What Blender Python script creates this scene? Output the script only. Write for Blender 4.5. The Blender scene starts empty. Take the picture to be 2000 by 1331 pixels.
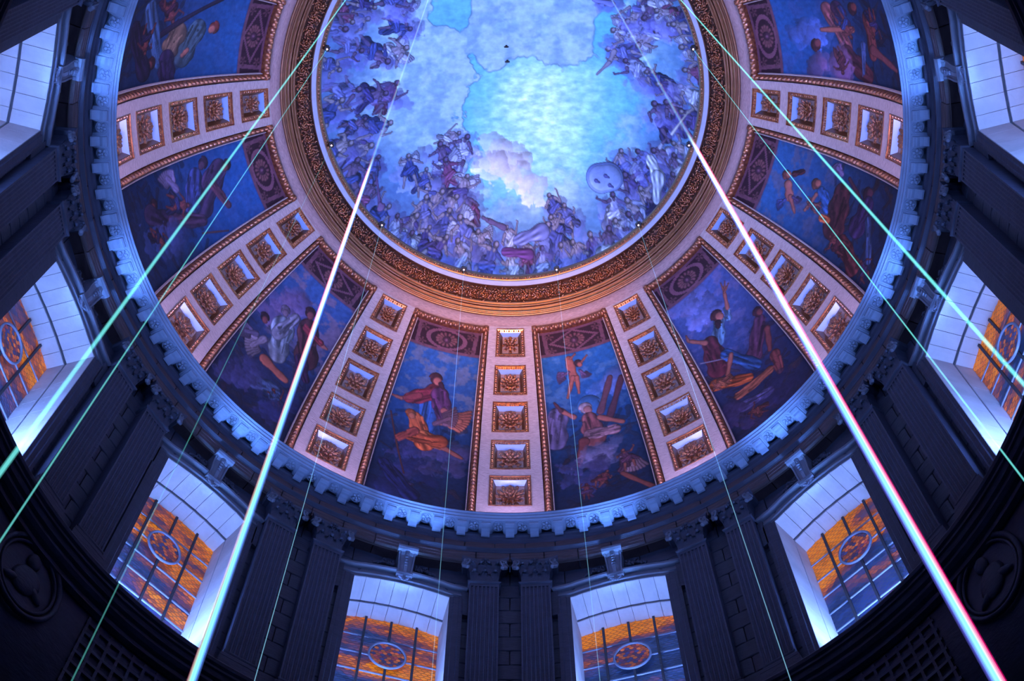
import bpy, math, random
import numpy as np
from mathutils import Matrix, Vector

# ------------------------------------------------------------------ camera, world, lights, exposure
SC = bpy.context.scene
COL = SC.collection
R_ = math.radians
CAM = (0.061, -10.0025, 0.0); FPX = 2840.94; PITCH = 68.9338
cd = bpy.data.cameras.new('camera'); cam = bpy.data.objects.new('camera', cd); COL.objects.link(cam)
cam.location = CAM; cam.rotation_euler = (R_(90 + PITCH), 0, 0)
cd.sensor_width = 36.0; cd.lens = FPX / 2000 * 36.0; cd.clip_end = 300; cd.clip_start = 0.05
SC.camera = cam
SC.view_settings.view_transform = 'Standard'; SC.view_settings.look = 'None'
SC.view_settings.gamma = 1.0; SC.view_settings.use_curve_mapping = False
SC.view_settings.exposure = 0.0
SC.cycles.transparent_max_bounces = 40
SC.cycles.max_bounces = 6
SC.cycles.sample_clamp_indirect = 3.0
w = bpy.data.worlds.new('world'); SC.world = w; w.use_nodes = True
w.node_tree.nodes['Background'].inputs[0].default_value = (0.02, 0.05, 0.22, 1)
w.node_tree.nodes['Background'].inputs[1].default_value = 0.3

def pol(r, az, h):
    a = R_(az); return Vector((r * math.sin(a), r * math.cos(a), h))

def area(name, loc, target, size, sy, power, col, spread=180):
    l = bpy.data.lights.new(name, 'AREA'); l.shape = 'RECTANGLE'; l.size = size; l.size_y = sy
    l.energy = power; l.color = col; l.spread = R_(spread)
    o = bpy.data.objects.new(name, l); COL.objects.link(o); o.location = loc
    d = (Vector(target) - Vector(loc))
    o.rotation_euler = d.to_track_quat('-Z', 'X').to_euler()
    return o

def spot(name, loc, target, power, col, ang, blend=0.6, rad=0.3):
    l = bpy.data.lights.new(name, 'SPOT'); l.energy = power; l.color = col
    l.spot_size = R_(ang); l.spot_blend = blend; l.shadow_soft_size = rad
    o = bpy.data.objects.new(name, l); COL.objects.link(o); o.location = loc
    o.rotation_euler = (Vector(target) - Vector(loc)).to_track_quat('-Z', 'Y').to_euler()
    return o

for k in range(12):                       # cove lamps behind the oculus rim, shining up onto the fresco
    a = k * 30
    area('cove_light', pol(7.05, a, 49.6), pol(-1.5, a, 53.6), 1.6, 0.25, 90, (0.68, 0.86, 1.0))
for k in range(12):                       # uplights lying on the main cornice under each rib
    a = k * 30
    area('cornice_light', pol(11.15, a, 39.85), pol(10.2, a, 46.5), 1.7, 0.3, 210, (0.62, 0.46, 0.95))
for k in range(12):                       # lamps on the window sills, at the foot of the glass
    a = k * 30 + 15
    area('sill_light', pol(13.0, a, 29.9), pol(12.6, a, 37), 2.3, 0.35, 900, (0.20, 0.36, 1.0))
    area('modillion_fill_light', pol(11.62, a, 29.2), pol(11.30, a, 39.4), 2.6, 0.12, 80, (0.14, 0.34, 1.0), 15)  # extra strip added on the lower ledge to light the modillions
# unseen coloured spots at floor level: pink and amber wash, azure and blue fill
spot('floor_wash_pink', (0, 0, -1.2), (0, 0, 46), 7500, (1.0, 0.34, 0.36), 30, 0.2)
spot('azure_fill', (0, -1, -1.2), (0, 0, 46), 14000, (0.14, 0.42, 1.0), 30, 0.2)  # added to turn the down-facing coffer bevels blue
spot('blue_fill', (0, -2, -1.2), (0, 0, 36), 420, (0.04, 0.16, 1.0), 60, 0.4, 1.5)  # added fill that tints the drum navy
spot('floor_wash_amber', (0, -3, -1.2), (0, 7.3, 48.0), 125000, (1.0, 0.36, 0.02), 12.5, 1.0)

# ------------------------------------------------------------------ helpers
def srgb(c):
    c = np.asarray(c, dtype=float) / 255.0
    return np.where(c <= 0.04045, c / 12.92, ((c + 0.055) / 1.055) ** 2.4)

class MB:
    """collects geometry for ONE mesh object"""
    def __init__(s): s.v = []; s.f = []; s.m = []; s.c = []
    def add(s, vs, fs, mi=0, col=None):
        b = len(s.v); s.v += [tuple(p) for p in vs]
        s.f += [tuple(i + b for i in f) for f in fs]; s.m += [mi] * len(fs)
        if col is not None: s.c += [col] * len(vs)
        return s
    def grid(s, P, closed_u=False, closed_v=False, mi=0):
        """P: nested list [i][j] of points"""
        n = len(P); k = len(P[0]); vs = [p for row in P for p in row]; fs = []
        for i in range(n if closed_u else n - 1):
            for j in range(k if closed_v else k - 1):
                a = i * k + j; b = ((i + 1) % n) * k + j
                a2 = i * k + (j + 1) % k; b2 = ((i + 1) % n) * k + (j + 1) % k
                fs.append((a, b, b2, a2))
        return s.add(vs, fs, mi)
    def box(s, x0, x1, y0, y1, z0, z1, mi=0, ch=0.0):
        if ch <= 0:
            v = [(x, y, z) for x in (x0, x1) for y in (y0, y1) for z in (z0, z1)]
            return s.add(v, [(0, 1, 3, 2), (4, 6, 7, 5), (0, 4, 5, 1), (2, 3, 7, 6), (0, 2, 6, 4), (1, 5, 7, 3)], mi)
        c = ch     # front face (y0) chamfered
        v = [(x0, y1, z0), (x1, y1, z0), (x1, y1, z1), (x0, y1, z1), (x0, y0 + c, z0), (x1, y0 + c, z0), (x1, y0 + c, z1), (x0, y0 + c, z1),
             (x0 + c, y0, z0 + c), (x1 - c, y0, z0 + c), (x1 - c, y0, z1 - c), (x0 + c, y0, z1 - c)]
        f = [(0, 1, 2, 3), (4, 0, 3, 7), (1, 5, 6, 2), (0, 4, 5, 1), (3, 2, 6, 7), (4, 8, 9, 5), (5, 9, 10, 6), (6, 10, 11, 7), (7, 11, 8, 4), (8, 11, 10, 9)]
        return s.add(v, f, mi)
    def ell(s, c, ax, ay, az, n=8, m=5, mi=0):
        """ellipsoid, axes given as vectors"""
        c = Vector(c); ax = Vector(ax); ay = Vector(ay); az = Vector(az)
        vs = [c + az]; 
        for j in range(1, m):
            t = math.pi * j / m
            for i in range(n):
                p = 2 * math.pi * i / n
                vs.append(c + ax * (math.sin(t) * math.cos(p)) + ay * (math.sin(t) * math.sin(p)) + az * math.cos(t))
        vs.append(c - az); L = len(vs) - 1; fs = []
        for i in range(n):
            i2 = (i + 1) % n
            fs.append((0, 1 + i, 1 + i2)); fs.append((L, L - n + i2, L - n + i))
            for j in range(m - 2):
                a = 1 + j * n
                fs.append((a + i, a + n + i, a + n + i2, a + i2))
        return s.add(vs, fs, mi)
    def tube(s, pts, r, n=6, mi=0, closed=False):
        pts = [Vector(p) for p in pts]; rows = []; N = len(pts)
        up = Vector((0.12, 0.23, 1)).normalized()
        for i, p in enumerate(pts):
            if closed: d = pts[(i + 1) % N] - pts[i - 1]
            else: d = pts[min(i + 1, N - 1)] - pts[max(i - 1, 0)]
            d.normalize(); e1 = d.cross(up)
            if e1.length < 1e-3: e1 = d.cross(Vector((1, 0, 0)))
            e1.normalize(); e2 = d.cross(e1)
            rr = r[i] if isinstance(r, (list, tuple)) else r
            rows.append([p + e1 * (rr * math.cos(2 * math.pi * k / n)) + e2 * (rr * math.sin(2 * math.pi * k / n)) for k in range(n)])
        s.grid(rows, closed_u=closed, closed_v=True, mi=mi)
        if not closed:
            b = len(s.v) - N * n
            s.f.append(tuple(b + k for k in range(n))); s.m.append(mi)
            s.f.append(tuple(b + (N - 1) * n + k for k in reversed(range(n)))); s.m.append(mi)
        return s
    def rev(s, prof, a0, a1, n, mi=0, org=(0, 0, 0)):
        """revolve (r,h) profile from azimuth a0 to a1"""
        o = Vector(org)
        P = [[pol(r, a0 + (a1 - a0) * i / n, h) - o for (r, h) in prof] for i in range(n + (0 if abs(a1 - a0) >= 360 else 1))]
        return s.grid(P, closed_u=abs(a1 - a0) >= 360, mi=mi)
    def mesh(s, name, mats, smooth=False, org=(0, 0, 0)):
        me = bpy.data.meshes.new(name)
        o = org
        vs = s.v if tuple(o) == (0, 0, 0) else [(x - o[0], y - o[1], z - o[2]) for x, y, z in s.v]
        me.from_pydata(vs, [], s.f)
        for m in (mats if isinstance(mats, (list, tuple)) else [mats]): me.materials.append(m)
        if any(s.m): me.polygons.foreach_set('material_index', s.m)
        if smooth: me.polygons.foreach_set('use_smooth', [True] * len(s.f))
        if s.c:
            ca = me.color_attributes.new('paint', 'FLOAT_COLOR', 'POINT')
            ca.data.foreach_set('color', np.array(s.c, dtype=np.float32).ravel())
        me.update(); return me

def put(name, me, parent=None, loc=(0, 0, 0), rz=0.0, kind=None, label=None, cat=None, group=None):
    o = bpy.data.objects.new(name, me); COL.objects.link(o)
    o.location = loc; o.rotation_euler = (0, 0, rz)
    if parent is not None: o.parent = parent
    tag(o, label, cat, group, kind); return o
def tag(o, label=None, cat=None, group=None, kind=None):
    if label: o['label'] = label
    if cat: o['category'] = cat
    if group: o['group'] = group
    if kind: o['kind'] = kind
def empty(name, loc, rz, label=None, cat=None, group=None, kind=None):
    return put(name, None, None, loc, rz, kind, label, cat, group)
def cyl_to(r, az, h): return (pol(r, az, h), -R_(az))

# ------------------------------------------------------------------ materials
def mat(name, base=(0.5, 0.5, 0.5), rough=0.7, metal=0.0, bump=0.0, bscale=20.0, vary=0.0, vscale=3.0, attr=False,
        emit=None, estr=0.0, stretch=(1, 1, 1), spec=0.5, dark=None, coat=0.0):
    m = bpy.data.materials.new(name); m.use_nodes = True; nt = m.node_tree; N = nt.nodes; L = nt.links
    b = N['Principled BSDF']; b.inputs['Roughness'].default_value = rough; b.inputs['Metallic'].default_value = metal
    b.inputs['Specular IOR Level'].default_value = spec
    if coat > 0: b.inputs['Coat Weight'].default_value = coat; b.inputs['Coat Roughness'].default_value = 0.22; b.inputs['Coat IOR'].default_value = 1.9
    tc = N.new('ShaderNodeTexCoord'); mp = N.new('ShaderNodeMapping'); mp.inputs['Scale'].default_value = stretch
    L.new(tc.outputs['Object'], mp.inputs['Vector'])
    src = None
    if attr:
        at = N.new('ShaderNodeAttribute'); at.attribute_name = 'paint'; src = at.outputs['Color']
    if vary > 0:
        nz = N.new('ShaderNodeTexNoise'); nz.inputs['Scale'].default_value = vscale; nz.inputs['Detail'].default_value = 6
        L.new(mp.outputs[0], nz.inputs['Vector'])
        cr = N.new('ShaderNodeValToRGB'); cr.color_ramp.elements[0].position = 0.3; cr.color_ramp.elements[1].position = 0.72
        lo = dark if dark else tuple(c * (1 - vary) for c in base)
        if attr:
            cr.color_ramp.elements[0].color = (1 - vary,) * 3 + (1,); cr.color_ramp.elements[1].color = (1, 1, 1, 1)
            L.new(nz.outputs['Fac'], cr.inputs[0])
            mx = N.new('ShaderNodeMix'); mx.data_type = 'RGBA'; mx.blend_type = 'MULTIPLY'; mx.inputs[0].default_value = 1
            L.new(src, mx.inputs[6]); L.new(cr.outputs[0], mx.inputs[7]); src = mx.outputs[2]
        else:
            cr.color_ramp.elements[0].color = (*lo, 1); cr.color_ramp.elements[1].color = (*base, 1)
            L.new(nz.outputs['Fac'], cr.inputs[0]); src = cr.outputs[0]
    if src is not None: L.new(src, b.inputs['Base Color'])
    else: b.inputs['Base Color'].default_value = (*base, 1)
    if emit is not None:
        b.inputs['Emission Strength'].default_value = estr
        if emit == 'attr': L.new(src, b.inputs['Emission Color'])
        else: b.inputs['Emission Color'].default_value = (*emit, 1)
    if bump > 0:
        n2 = N.new('ShaderNodeTexNoise'); n2.inputs['Scale'].default_value = bscale; n2.inputs['Detail'].default_value = 5
        L.new(mp.outputs[0], n2.inputs['Vector'])
        bp = N.new('ShaderNodeBump'); bp.inputs['Strength'].default_value = bump; bp.inputs['Distance'].default_value = 0.05
        L.new(n2.outputs['Fac'], bp.inputs['Height']); L.new(bp.outputs[0], b.inputs['Normal'])
    return m

M = {}
M['cream'] = mat('cream_stone', (0.42, 0.335, 0.335), 0.7, bump=0.45, bscale=9, vary=0.35, vscale=7, stretch=(1, 1, 5))
M['gold'] = mat('gilding', (0.50, 0.19, 0.06), 0.30, metal=0.85, bump=0.35, bscale=26, vary=0.45, vscale=9, dark=(0.13, 0.03, 0.02), coat=0.7)
M['goldplate'] = mat('gilt_plaster', (0.36, 0.25, 0.24), 0.6, metal=0.15, bump=0.35, bscale=30, vary=0.35, vscale=8)
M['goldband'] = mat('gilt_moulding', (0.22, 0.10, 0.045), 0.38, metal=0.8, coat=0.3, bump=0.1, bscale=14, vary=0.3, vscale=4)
M['bevel'] = mat('blue_lit_bevel', (0.20, 0.34, 0.62), 0.42, bump=0.1, spec=0.4, coat=0.15)  # blue light on the down-facing bevels, put into the colour
M['umber'] = mat('umber_plaster', (0.10, 0.045, 0.03), 0.5, metal=0.3, vary=0.4, vscale=10)
M['bandstone'] = mat('brown_plaster', (0.34, 0.23, 0.22), 0.6, bump=0.4, bscale=9, vary=0.4, vscale=8, stretch=(1, 1, 5))
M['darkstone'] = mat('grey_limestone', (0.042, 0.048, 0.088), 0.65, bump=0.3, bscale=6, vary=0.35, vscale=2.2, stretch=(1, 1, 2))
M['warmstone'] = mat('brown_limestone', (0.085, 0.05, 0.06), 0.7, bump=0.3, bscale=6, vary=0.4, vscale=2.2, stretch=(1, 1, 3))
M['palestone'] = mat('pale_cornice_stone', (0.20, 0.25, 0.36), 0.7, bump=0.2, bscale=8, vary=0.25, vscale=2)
M['midstone'] = mat('grey_moulding_stone', (0.11, 0.12, 0.17), 0.55, bump=0.2, bscale=8, vary=0.25, vscale=2)
M['joint'] = mat('dark_joint', (0.05, 0.045, 0.05), 0.9)
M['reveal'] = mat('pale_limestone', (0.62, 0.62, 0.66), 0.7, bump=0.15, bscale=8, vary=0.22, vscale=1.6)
M['lead'] = mat('lead_came', (0.16, 0.17, 0.2), 0.5, metal=0.3)
M['bar'] = mat('iron_bar', (0.05, 0.055, 0.07), 0.5, metal=0.4, bump=0.3, bscale=40)
M['saddle'] = mat('saddle_bar', (0.30, 0.36, 0.5), 0.5, metal=0.2)
M['glass'] = mat('glowing_stained_glass', (0.3, 0.3, 0.3), 0.35, attr=True, vary=0.35, vscale=1.5, emit='attr', estr=0.68)  # panes glow by themselves; projected amber light is put into their colours
M['fresco'] = mat('fresco_plaster', rough=0.85, attr=True, vary=0.22, vscale=5, bump=0.15, bscale=20, spec=0.2)
M['oil'] = mat('painted_plaster', rough=0.75, attr=True, vary=0.3, vscale=7, bump=0.15, bscale=25, spec=0.25)
M['rimpale'] = mat('pale_rim_plaster', (0.34, 0.40, 0.52), 0.6, vary=0.15, vscale=3)
M['blackmetal'] = mat('black_metal', (0.02, 0.02, 0.025), 0.4, metal=0.6)
M['lens'] = mat('lamp_lens', (0.2, 0.2, 0.2), 0.1, emit=(1.0, 0.6, 0.7), estr=4)
M['marble'] = mat('dark_marble', (0.12, 0.11, 0.12), 0.3, vary=0.3, vscale=0.6)

# ------------------------------------------------------------------ image point -> place (for laying out the painted scenes)
_t = R_(PITCH)
_F = np.array([0, math.cos(_t), math.sin(_t)]); _U = np.array([0, -math.sin(_t), math.cos(_t)]); _X = np.array([1.0, 0, 0])
def ray(px, py):
    d = _F + (px - 1000) / FPX * _X + (665.5 - py) / FPX * _U
    return d / d[2]
def bis(f, lo, hi):
    for _ in range(40):
        m = (lo + hi) / 2
        if f(m) < 0: lo = m
        else: hi = m
    return lo
DC, DZ, DR = 1.95, 40.2, 9.95                    # arc of the lower dome: r = DC + DR cos t, h = DZ + DR sin t
TH0, TH1 = 5.0, 52.4
def dome_at(px, py):
    d = ray(px, py)
    def f(h):
        q = np.array(CAM) + d * h
        return math.hypot(q[0], q[1]) - (DC + math.sqrt(max(0, DR ** 2 - (h - DZ) ** 2)))
    h = bis(f, 40.3, 49.9); q = np.array(CAM) + d * h
    return math.degrees(math.asin((h - DZ) / DR)), math.degrees(math.atan2(q[0], q[1]))
UR, UZ, UH = 7.5, 49.2, 5.6                       # upper shell that carries the fresco
def shell_z(r): return UZ + UH * math.sqrt(max(0.0, 1 - (r / UR) ** 2))
def shell_at(px, py):
    d = ray(px, py)
    def f(h):
        q = np.array(CAM) + d * h; r = math.hypot(q[0], q[1])
        return h - shell_z(r) if r < UR else h - UZ
    h = bis(f, 49.0, 56.0); q = np.array(CAM) + d * h
    return q[0], q[1]

def D(az, th, d=0.0):
    """point of the lower dome, d metres proud of it (towards the room)"""
    t = R_(th); a = R_(az); r = DC + (DR - d) * math.cos(t)
    return Vector((r * math.sin(a), r * math.cos(a), DZ + (DR - d) * math.sin(t)))

# ------------------------------------------------------------------ painting on vertex grids
def vnoise(x, y, seed):
    rs = np.random.RandomState(seed); T = rs.rand(64, 64)
    xi = np.floor(x).astype(int); yi = np.floor(y).astype(int); fx = x - xi; fy = y - yi
    fx = fx * fx * (3 - 2 * fx); fy = fy * fy * (3 - 2 * fy)
    g = lambda i, j: T[(xi + i) % 64, (yi + j) % 64]
    return (g(0, 0) * (1 - fx) + g(1, 0) * fx) * (1 - fy) + (g(0, 1) * (1 - fx) + g(1, 1) * fx) * fy
def fbm(x, y, seed, oct=5):
    s = 0; a = 0.5; n = 0
    for k in range(oct):
        s = s + a * vnoise(x * 2 ** k + 7.3 * k, y * 2 ** k + 3.1 * k, seed + k); n += a; a *= 0.55
    return s / n
def sst(e0, e1, x):
    t = np.clip((x - e0) / (e1 - e0), 0, 1); return t * t * (3 - 2 * t)

class Paint:
    def __init__(s, U, V, step): s.U = U; s.V = V; s.C = np.zeros(U.shape + (3,)); s.st = step; s.dim = 1.0
    def over(s, sl, a, col):
        C = s.C[sl]; C[...] = C * (1 - a[..., None]) + np.asarray(col) * a[..., None] if np.ndim(col) == 1 else C * (1 - a[..., None]) + col * a[..., None]
    def win(s, u0, u1, v0, v1):
        vv = s.V[:, s.V.shape[1] // 2]; uu = s.U[s.U.shape[0] // 2]
        i = np.where((vv > v0) & (vv < v1))[0]; j = np.where((uu > u0 - .35) & (uu < u1 + .35))[0]
        if len(i) == 0 or len(j) == 0: return None
        return (slice(i[0], i[-1] + 1), slice(j[0], j[-1] + 1))
    def cap(s, p, q, r0, r1, col, fold=0.0, line=0.55, ph=0.0, alpha=1.0, rag=0.0, wob=.12):
        rm = max(r0, r1) + 3 * s.st
        sl = s.win(min(p[0], q[0]) - rm, max(p[0], q[0]) + rm, min(p[1], q[1]) - rm, max(p[1], q[1]) + rm)
        if sl is None: return
        U = s.U[sl]; V = s.V[sl]; dx = q[0] - p[0]; dy = q[1] - p[1]; L2 = dx * dx + dy * dy + 1e-9; L = math.sqrt(L2)
        t = np.clip(((U - p[0]) * dx + (V - p[1]) * dy) / L2, 0, 1)
        ex = U - p[0] - t * dx; ey = V - p[1] - t * dy; dist = np.hypot(ex, ey)
        r = r0 + (r1 - r0) * t; sd = dist - r * (1 + wob * np.sin(t * 9 + ph))
        if rag > 0:
            sd = sd + rag * (fbm(U * 2.6 + ph, V * 2.6 + ph, 77, 4) - .5) * 2
        a = 1 - sst(-s.st * (.5 + 4 * rag), s.st * .5, sd)
        nx = ex / (r + 1e-6); ny = ey / (r + 1e-6)
        sh = 0.92 + 0.36 * (-0.5 * nx + 0.8 * ny) * np.minimum(dist / r, 1)
        if fold > 0:
            pr = (-ex * dy + ey * dx) / L / (r + 1e-6)
            sh = sh * (1 + fold * np.sin(pr * 7 + t * 5 + ph) * (0.6 + .4 * np.sin(t * 11 + ph * 2)))
        sh = sh * (1 - (1 - line) * np.exp(-(sd / (s.st * .9)) ** 2))
        c = np.clip(np.asarray(col)[None, None, :] * sh[..., None] * s.dim, 0, 255)
        s.over(sl, a * alpha, c)
    def wing(s, p, q, r, col, n=7):
        """fan of feathers from root p towards q"""
        dx = q[0] - p[0]; dy = q[1] - p[1]; b = math.atan2(dy, dx); L = math.hypot(dx, dy)
        for k in range(n):
            a = b + (k / (n - 1) - .5) * 0.9; l = L * (1 - 0.35 * k / (n - 1))
            m = (p[0] + .5 * l * math.cos(a), p[1] + .5 * l * math.sin(a)); e = (p[0] + l * math.cos(a + .15), p[1] + l * math.sin(a + .15))
            s.cap(m, e, r * .4, r * .22, np.array(col) * (0.85 + 0.05 * k), line=.5)
        s.cap(p, (p[0] + .6 * dx, p[1] + .6 * dy), r * .5, r * .4, np.array(col) * 1.05, fold=.12)
    def figure(s, p, sc, ang, skin, cloth, rnd, wing=None, seat=0.5):
        """a generic robed figure seen from below; p: chest, ang: direction of the head, sc: about the torso length"""
        c, n = math.cos(ang), math.sin(ang)
        T = lambda x, y: (p[0] + sc * (x * n + y * c), p[1] + sc * (-x * c + y * n))
        R = rnd.uniform
        if wing is not None:
            s.wing(T(-.1, .1), T(-1.1 * R(.7, 1), R(.3, .9)), sc * .5, wing); s.wing(T(.1, .1), T(R(.7, 1.1), R(.2, .9)), sc * .45, wing)
        for k in range(4):                                            # drapery behind
            s.cap(T(R(-.4, .4), -.4), T(R(-.9, .9), R(-1.5, -.7)), sc * R(.25, .4), sc * R(.15, .35), np.array(cloth) * R(.6, .95), fold=.3, ph=R(0, 6))
        for sx in (-1, 1):                                            # legs
            kx = sx * R(.2, .6); k = T(kx, -.95); f = T(kx + R(-.3, .3), -1.7)
            s.cap(T(sx * .15, -.5), k, sc * .22, sc * .15, skin if R(0, 1) < seat else cloth, fold=.15, ph=R(0, 6)); s.cap(k, f, sc * .14, sc * .08, skin)
        s.cap(T(0, .2), T(R(-.1, .1), -.5), sc * .34, sc * .27, cloth if R(0, 1) < .6 else skin, fold=.2, ph=R(0, 6))
        for sx in (-1, 1):
            e = T(sx * R(.5, .8), R(-.25, .35)); h = T(sx * R(.6, 1.25), R(-.4, .8))
            s.cap(T(sx * .3, .25), e, sc * .14, sc * .1, cloth if R(0, 1) < .4 else skin, fold=.1); s.cap(e, h, sc * .1, sc * .06, skin)
            for q in range(3):
                s.cap(h, (h[0] + sc * .16 * math.cos(ang + sx * .6 + q * .35 - .35), h[1] + sc * .16 * math.sin(ang + sx * .6 + q * .35 - .35)), sc * .03, sc * .02, skin, line=.7)
        s.cap(T(0, .3), T(0, .5), sc * .1, sc * .1, skin)
        hd = T(R(-.1, .1), .62)
        s.cap(hd, (hd[0], hd[1] + .01), sc * .19, sc * .19, np.array(skin) * .55)
        s.cap((hd[0] + sc * .05, hd[1] - sc * .03), (hd[0] + sc * .06, hd[1] - sc * .05), sc * .14, sc * .13, np.array(skin) * 1.05)
        s.cap(T(-.3, -.35), T(.35, R(-.7, -.5)), sc * .2, sc * .24, np.array(cloth) * 1.1, fold=.35, ph=R(0, 6))
    def mesh(s, name, P, keep=None):
        """P: (n,k,3) world positions"""
        n, k = s.U.shape; idx = np.arange(n * k).reshape(n, k)
        q = np.stack([idx[:-1, :-1], idx[:-1, 1:], idx[1:, 1:], idx[1:, :-1]], -1).reshape(-1, 4)
        if keep is not None:
            kk = keep.ravel(); q = q[kk[q].all(1)]
            used = np.zeros(n * k, bool); used[q.ravel()] = True; mp = np.cumsum(used) - 1
            q = mp[q]; V = P.reshape(-1, 3)[used]; C = s.C.reshape(-1, 3)[used]
        else: V = P.reshape(-1, 3); C = s.C.reshape(-1, 3)
        me = bpy.data.meshes.new(name)
        me.vertices.add(len(V)); me.vertices.foreach_set('co', V.astype(np.float32).ravel())
        me.loops.add(q.size); me.loops.foreach_set('vertex_index', q.astype(np.int32).ravel())
        me.polygons.add(len(q)); me.polygons.foreach_set('loop_start', np.arange(0, q.size, 4, dtype=np.int32))
        me.polygons.foreach_set('loop_total', np.full(len(q), 4, np.int32))
        me.polygons.foreach_set('use_smooth', np.ones(len(q), bool))
        me.update(calc_edges=True)
        ca = me.color_attributes.new('paint', 'FLOAT_COLOR', 'POINT')
        lin = np.ones((len(V), 4), np.float32); lin[:, :3] = srgb(np.clip(C, 0, 255)); ca.data.foreach_set('color', lin.ravel())
        return me

# ------------------------------------------------------------------ SETTING: floor and plain lower wall (below the picture)
mb = MB(); mb.rev([(0.01, -1.6), (13.4, -1.6)], 0, 360, 48)
put('floor', mb.mesh('floor', M['marble']), kind='structure')
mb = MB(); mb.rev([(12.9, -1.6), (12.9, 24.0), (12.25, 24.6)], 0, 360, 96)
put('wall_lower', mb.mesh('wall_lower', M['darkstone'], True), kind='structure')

# ------------------------------------------------------------------ ceiling: lower dome shell
mb = MB()
prof = [(11.95, 39.62)] + [(DC + (DR + .25) * math.cos(R_(t)), DZ + (DR + .25) * math.sin(R_(t))) for t in range(0, 54, 3)] + [(8.1, 48.35), (8.6, 49.0), (8.6, 55.6), (4, 56.6), (0.01, 56.8)]
mb.rev(prof, 0, 360, 120)
ceiling = put('ceiling', mb.mesh('ceiling', M['cream'], True), kind='structure')

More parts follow.
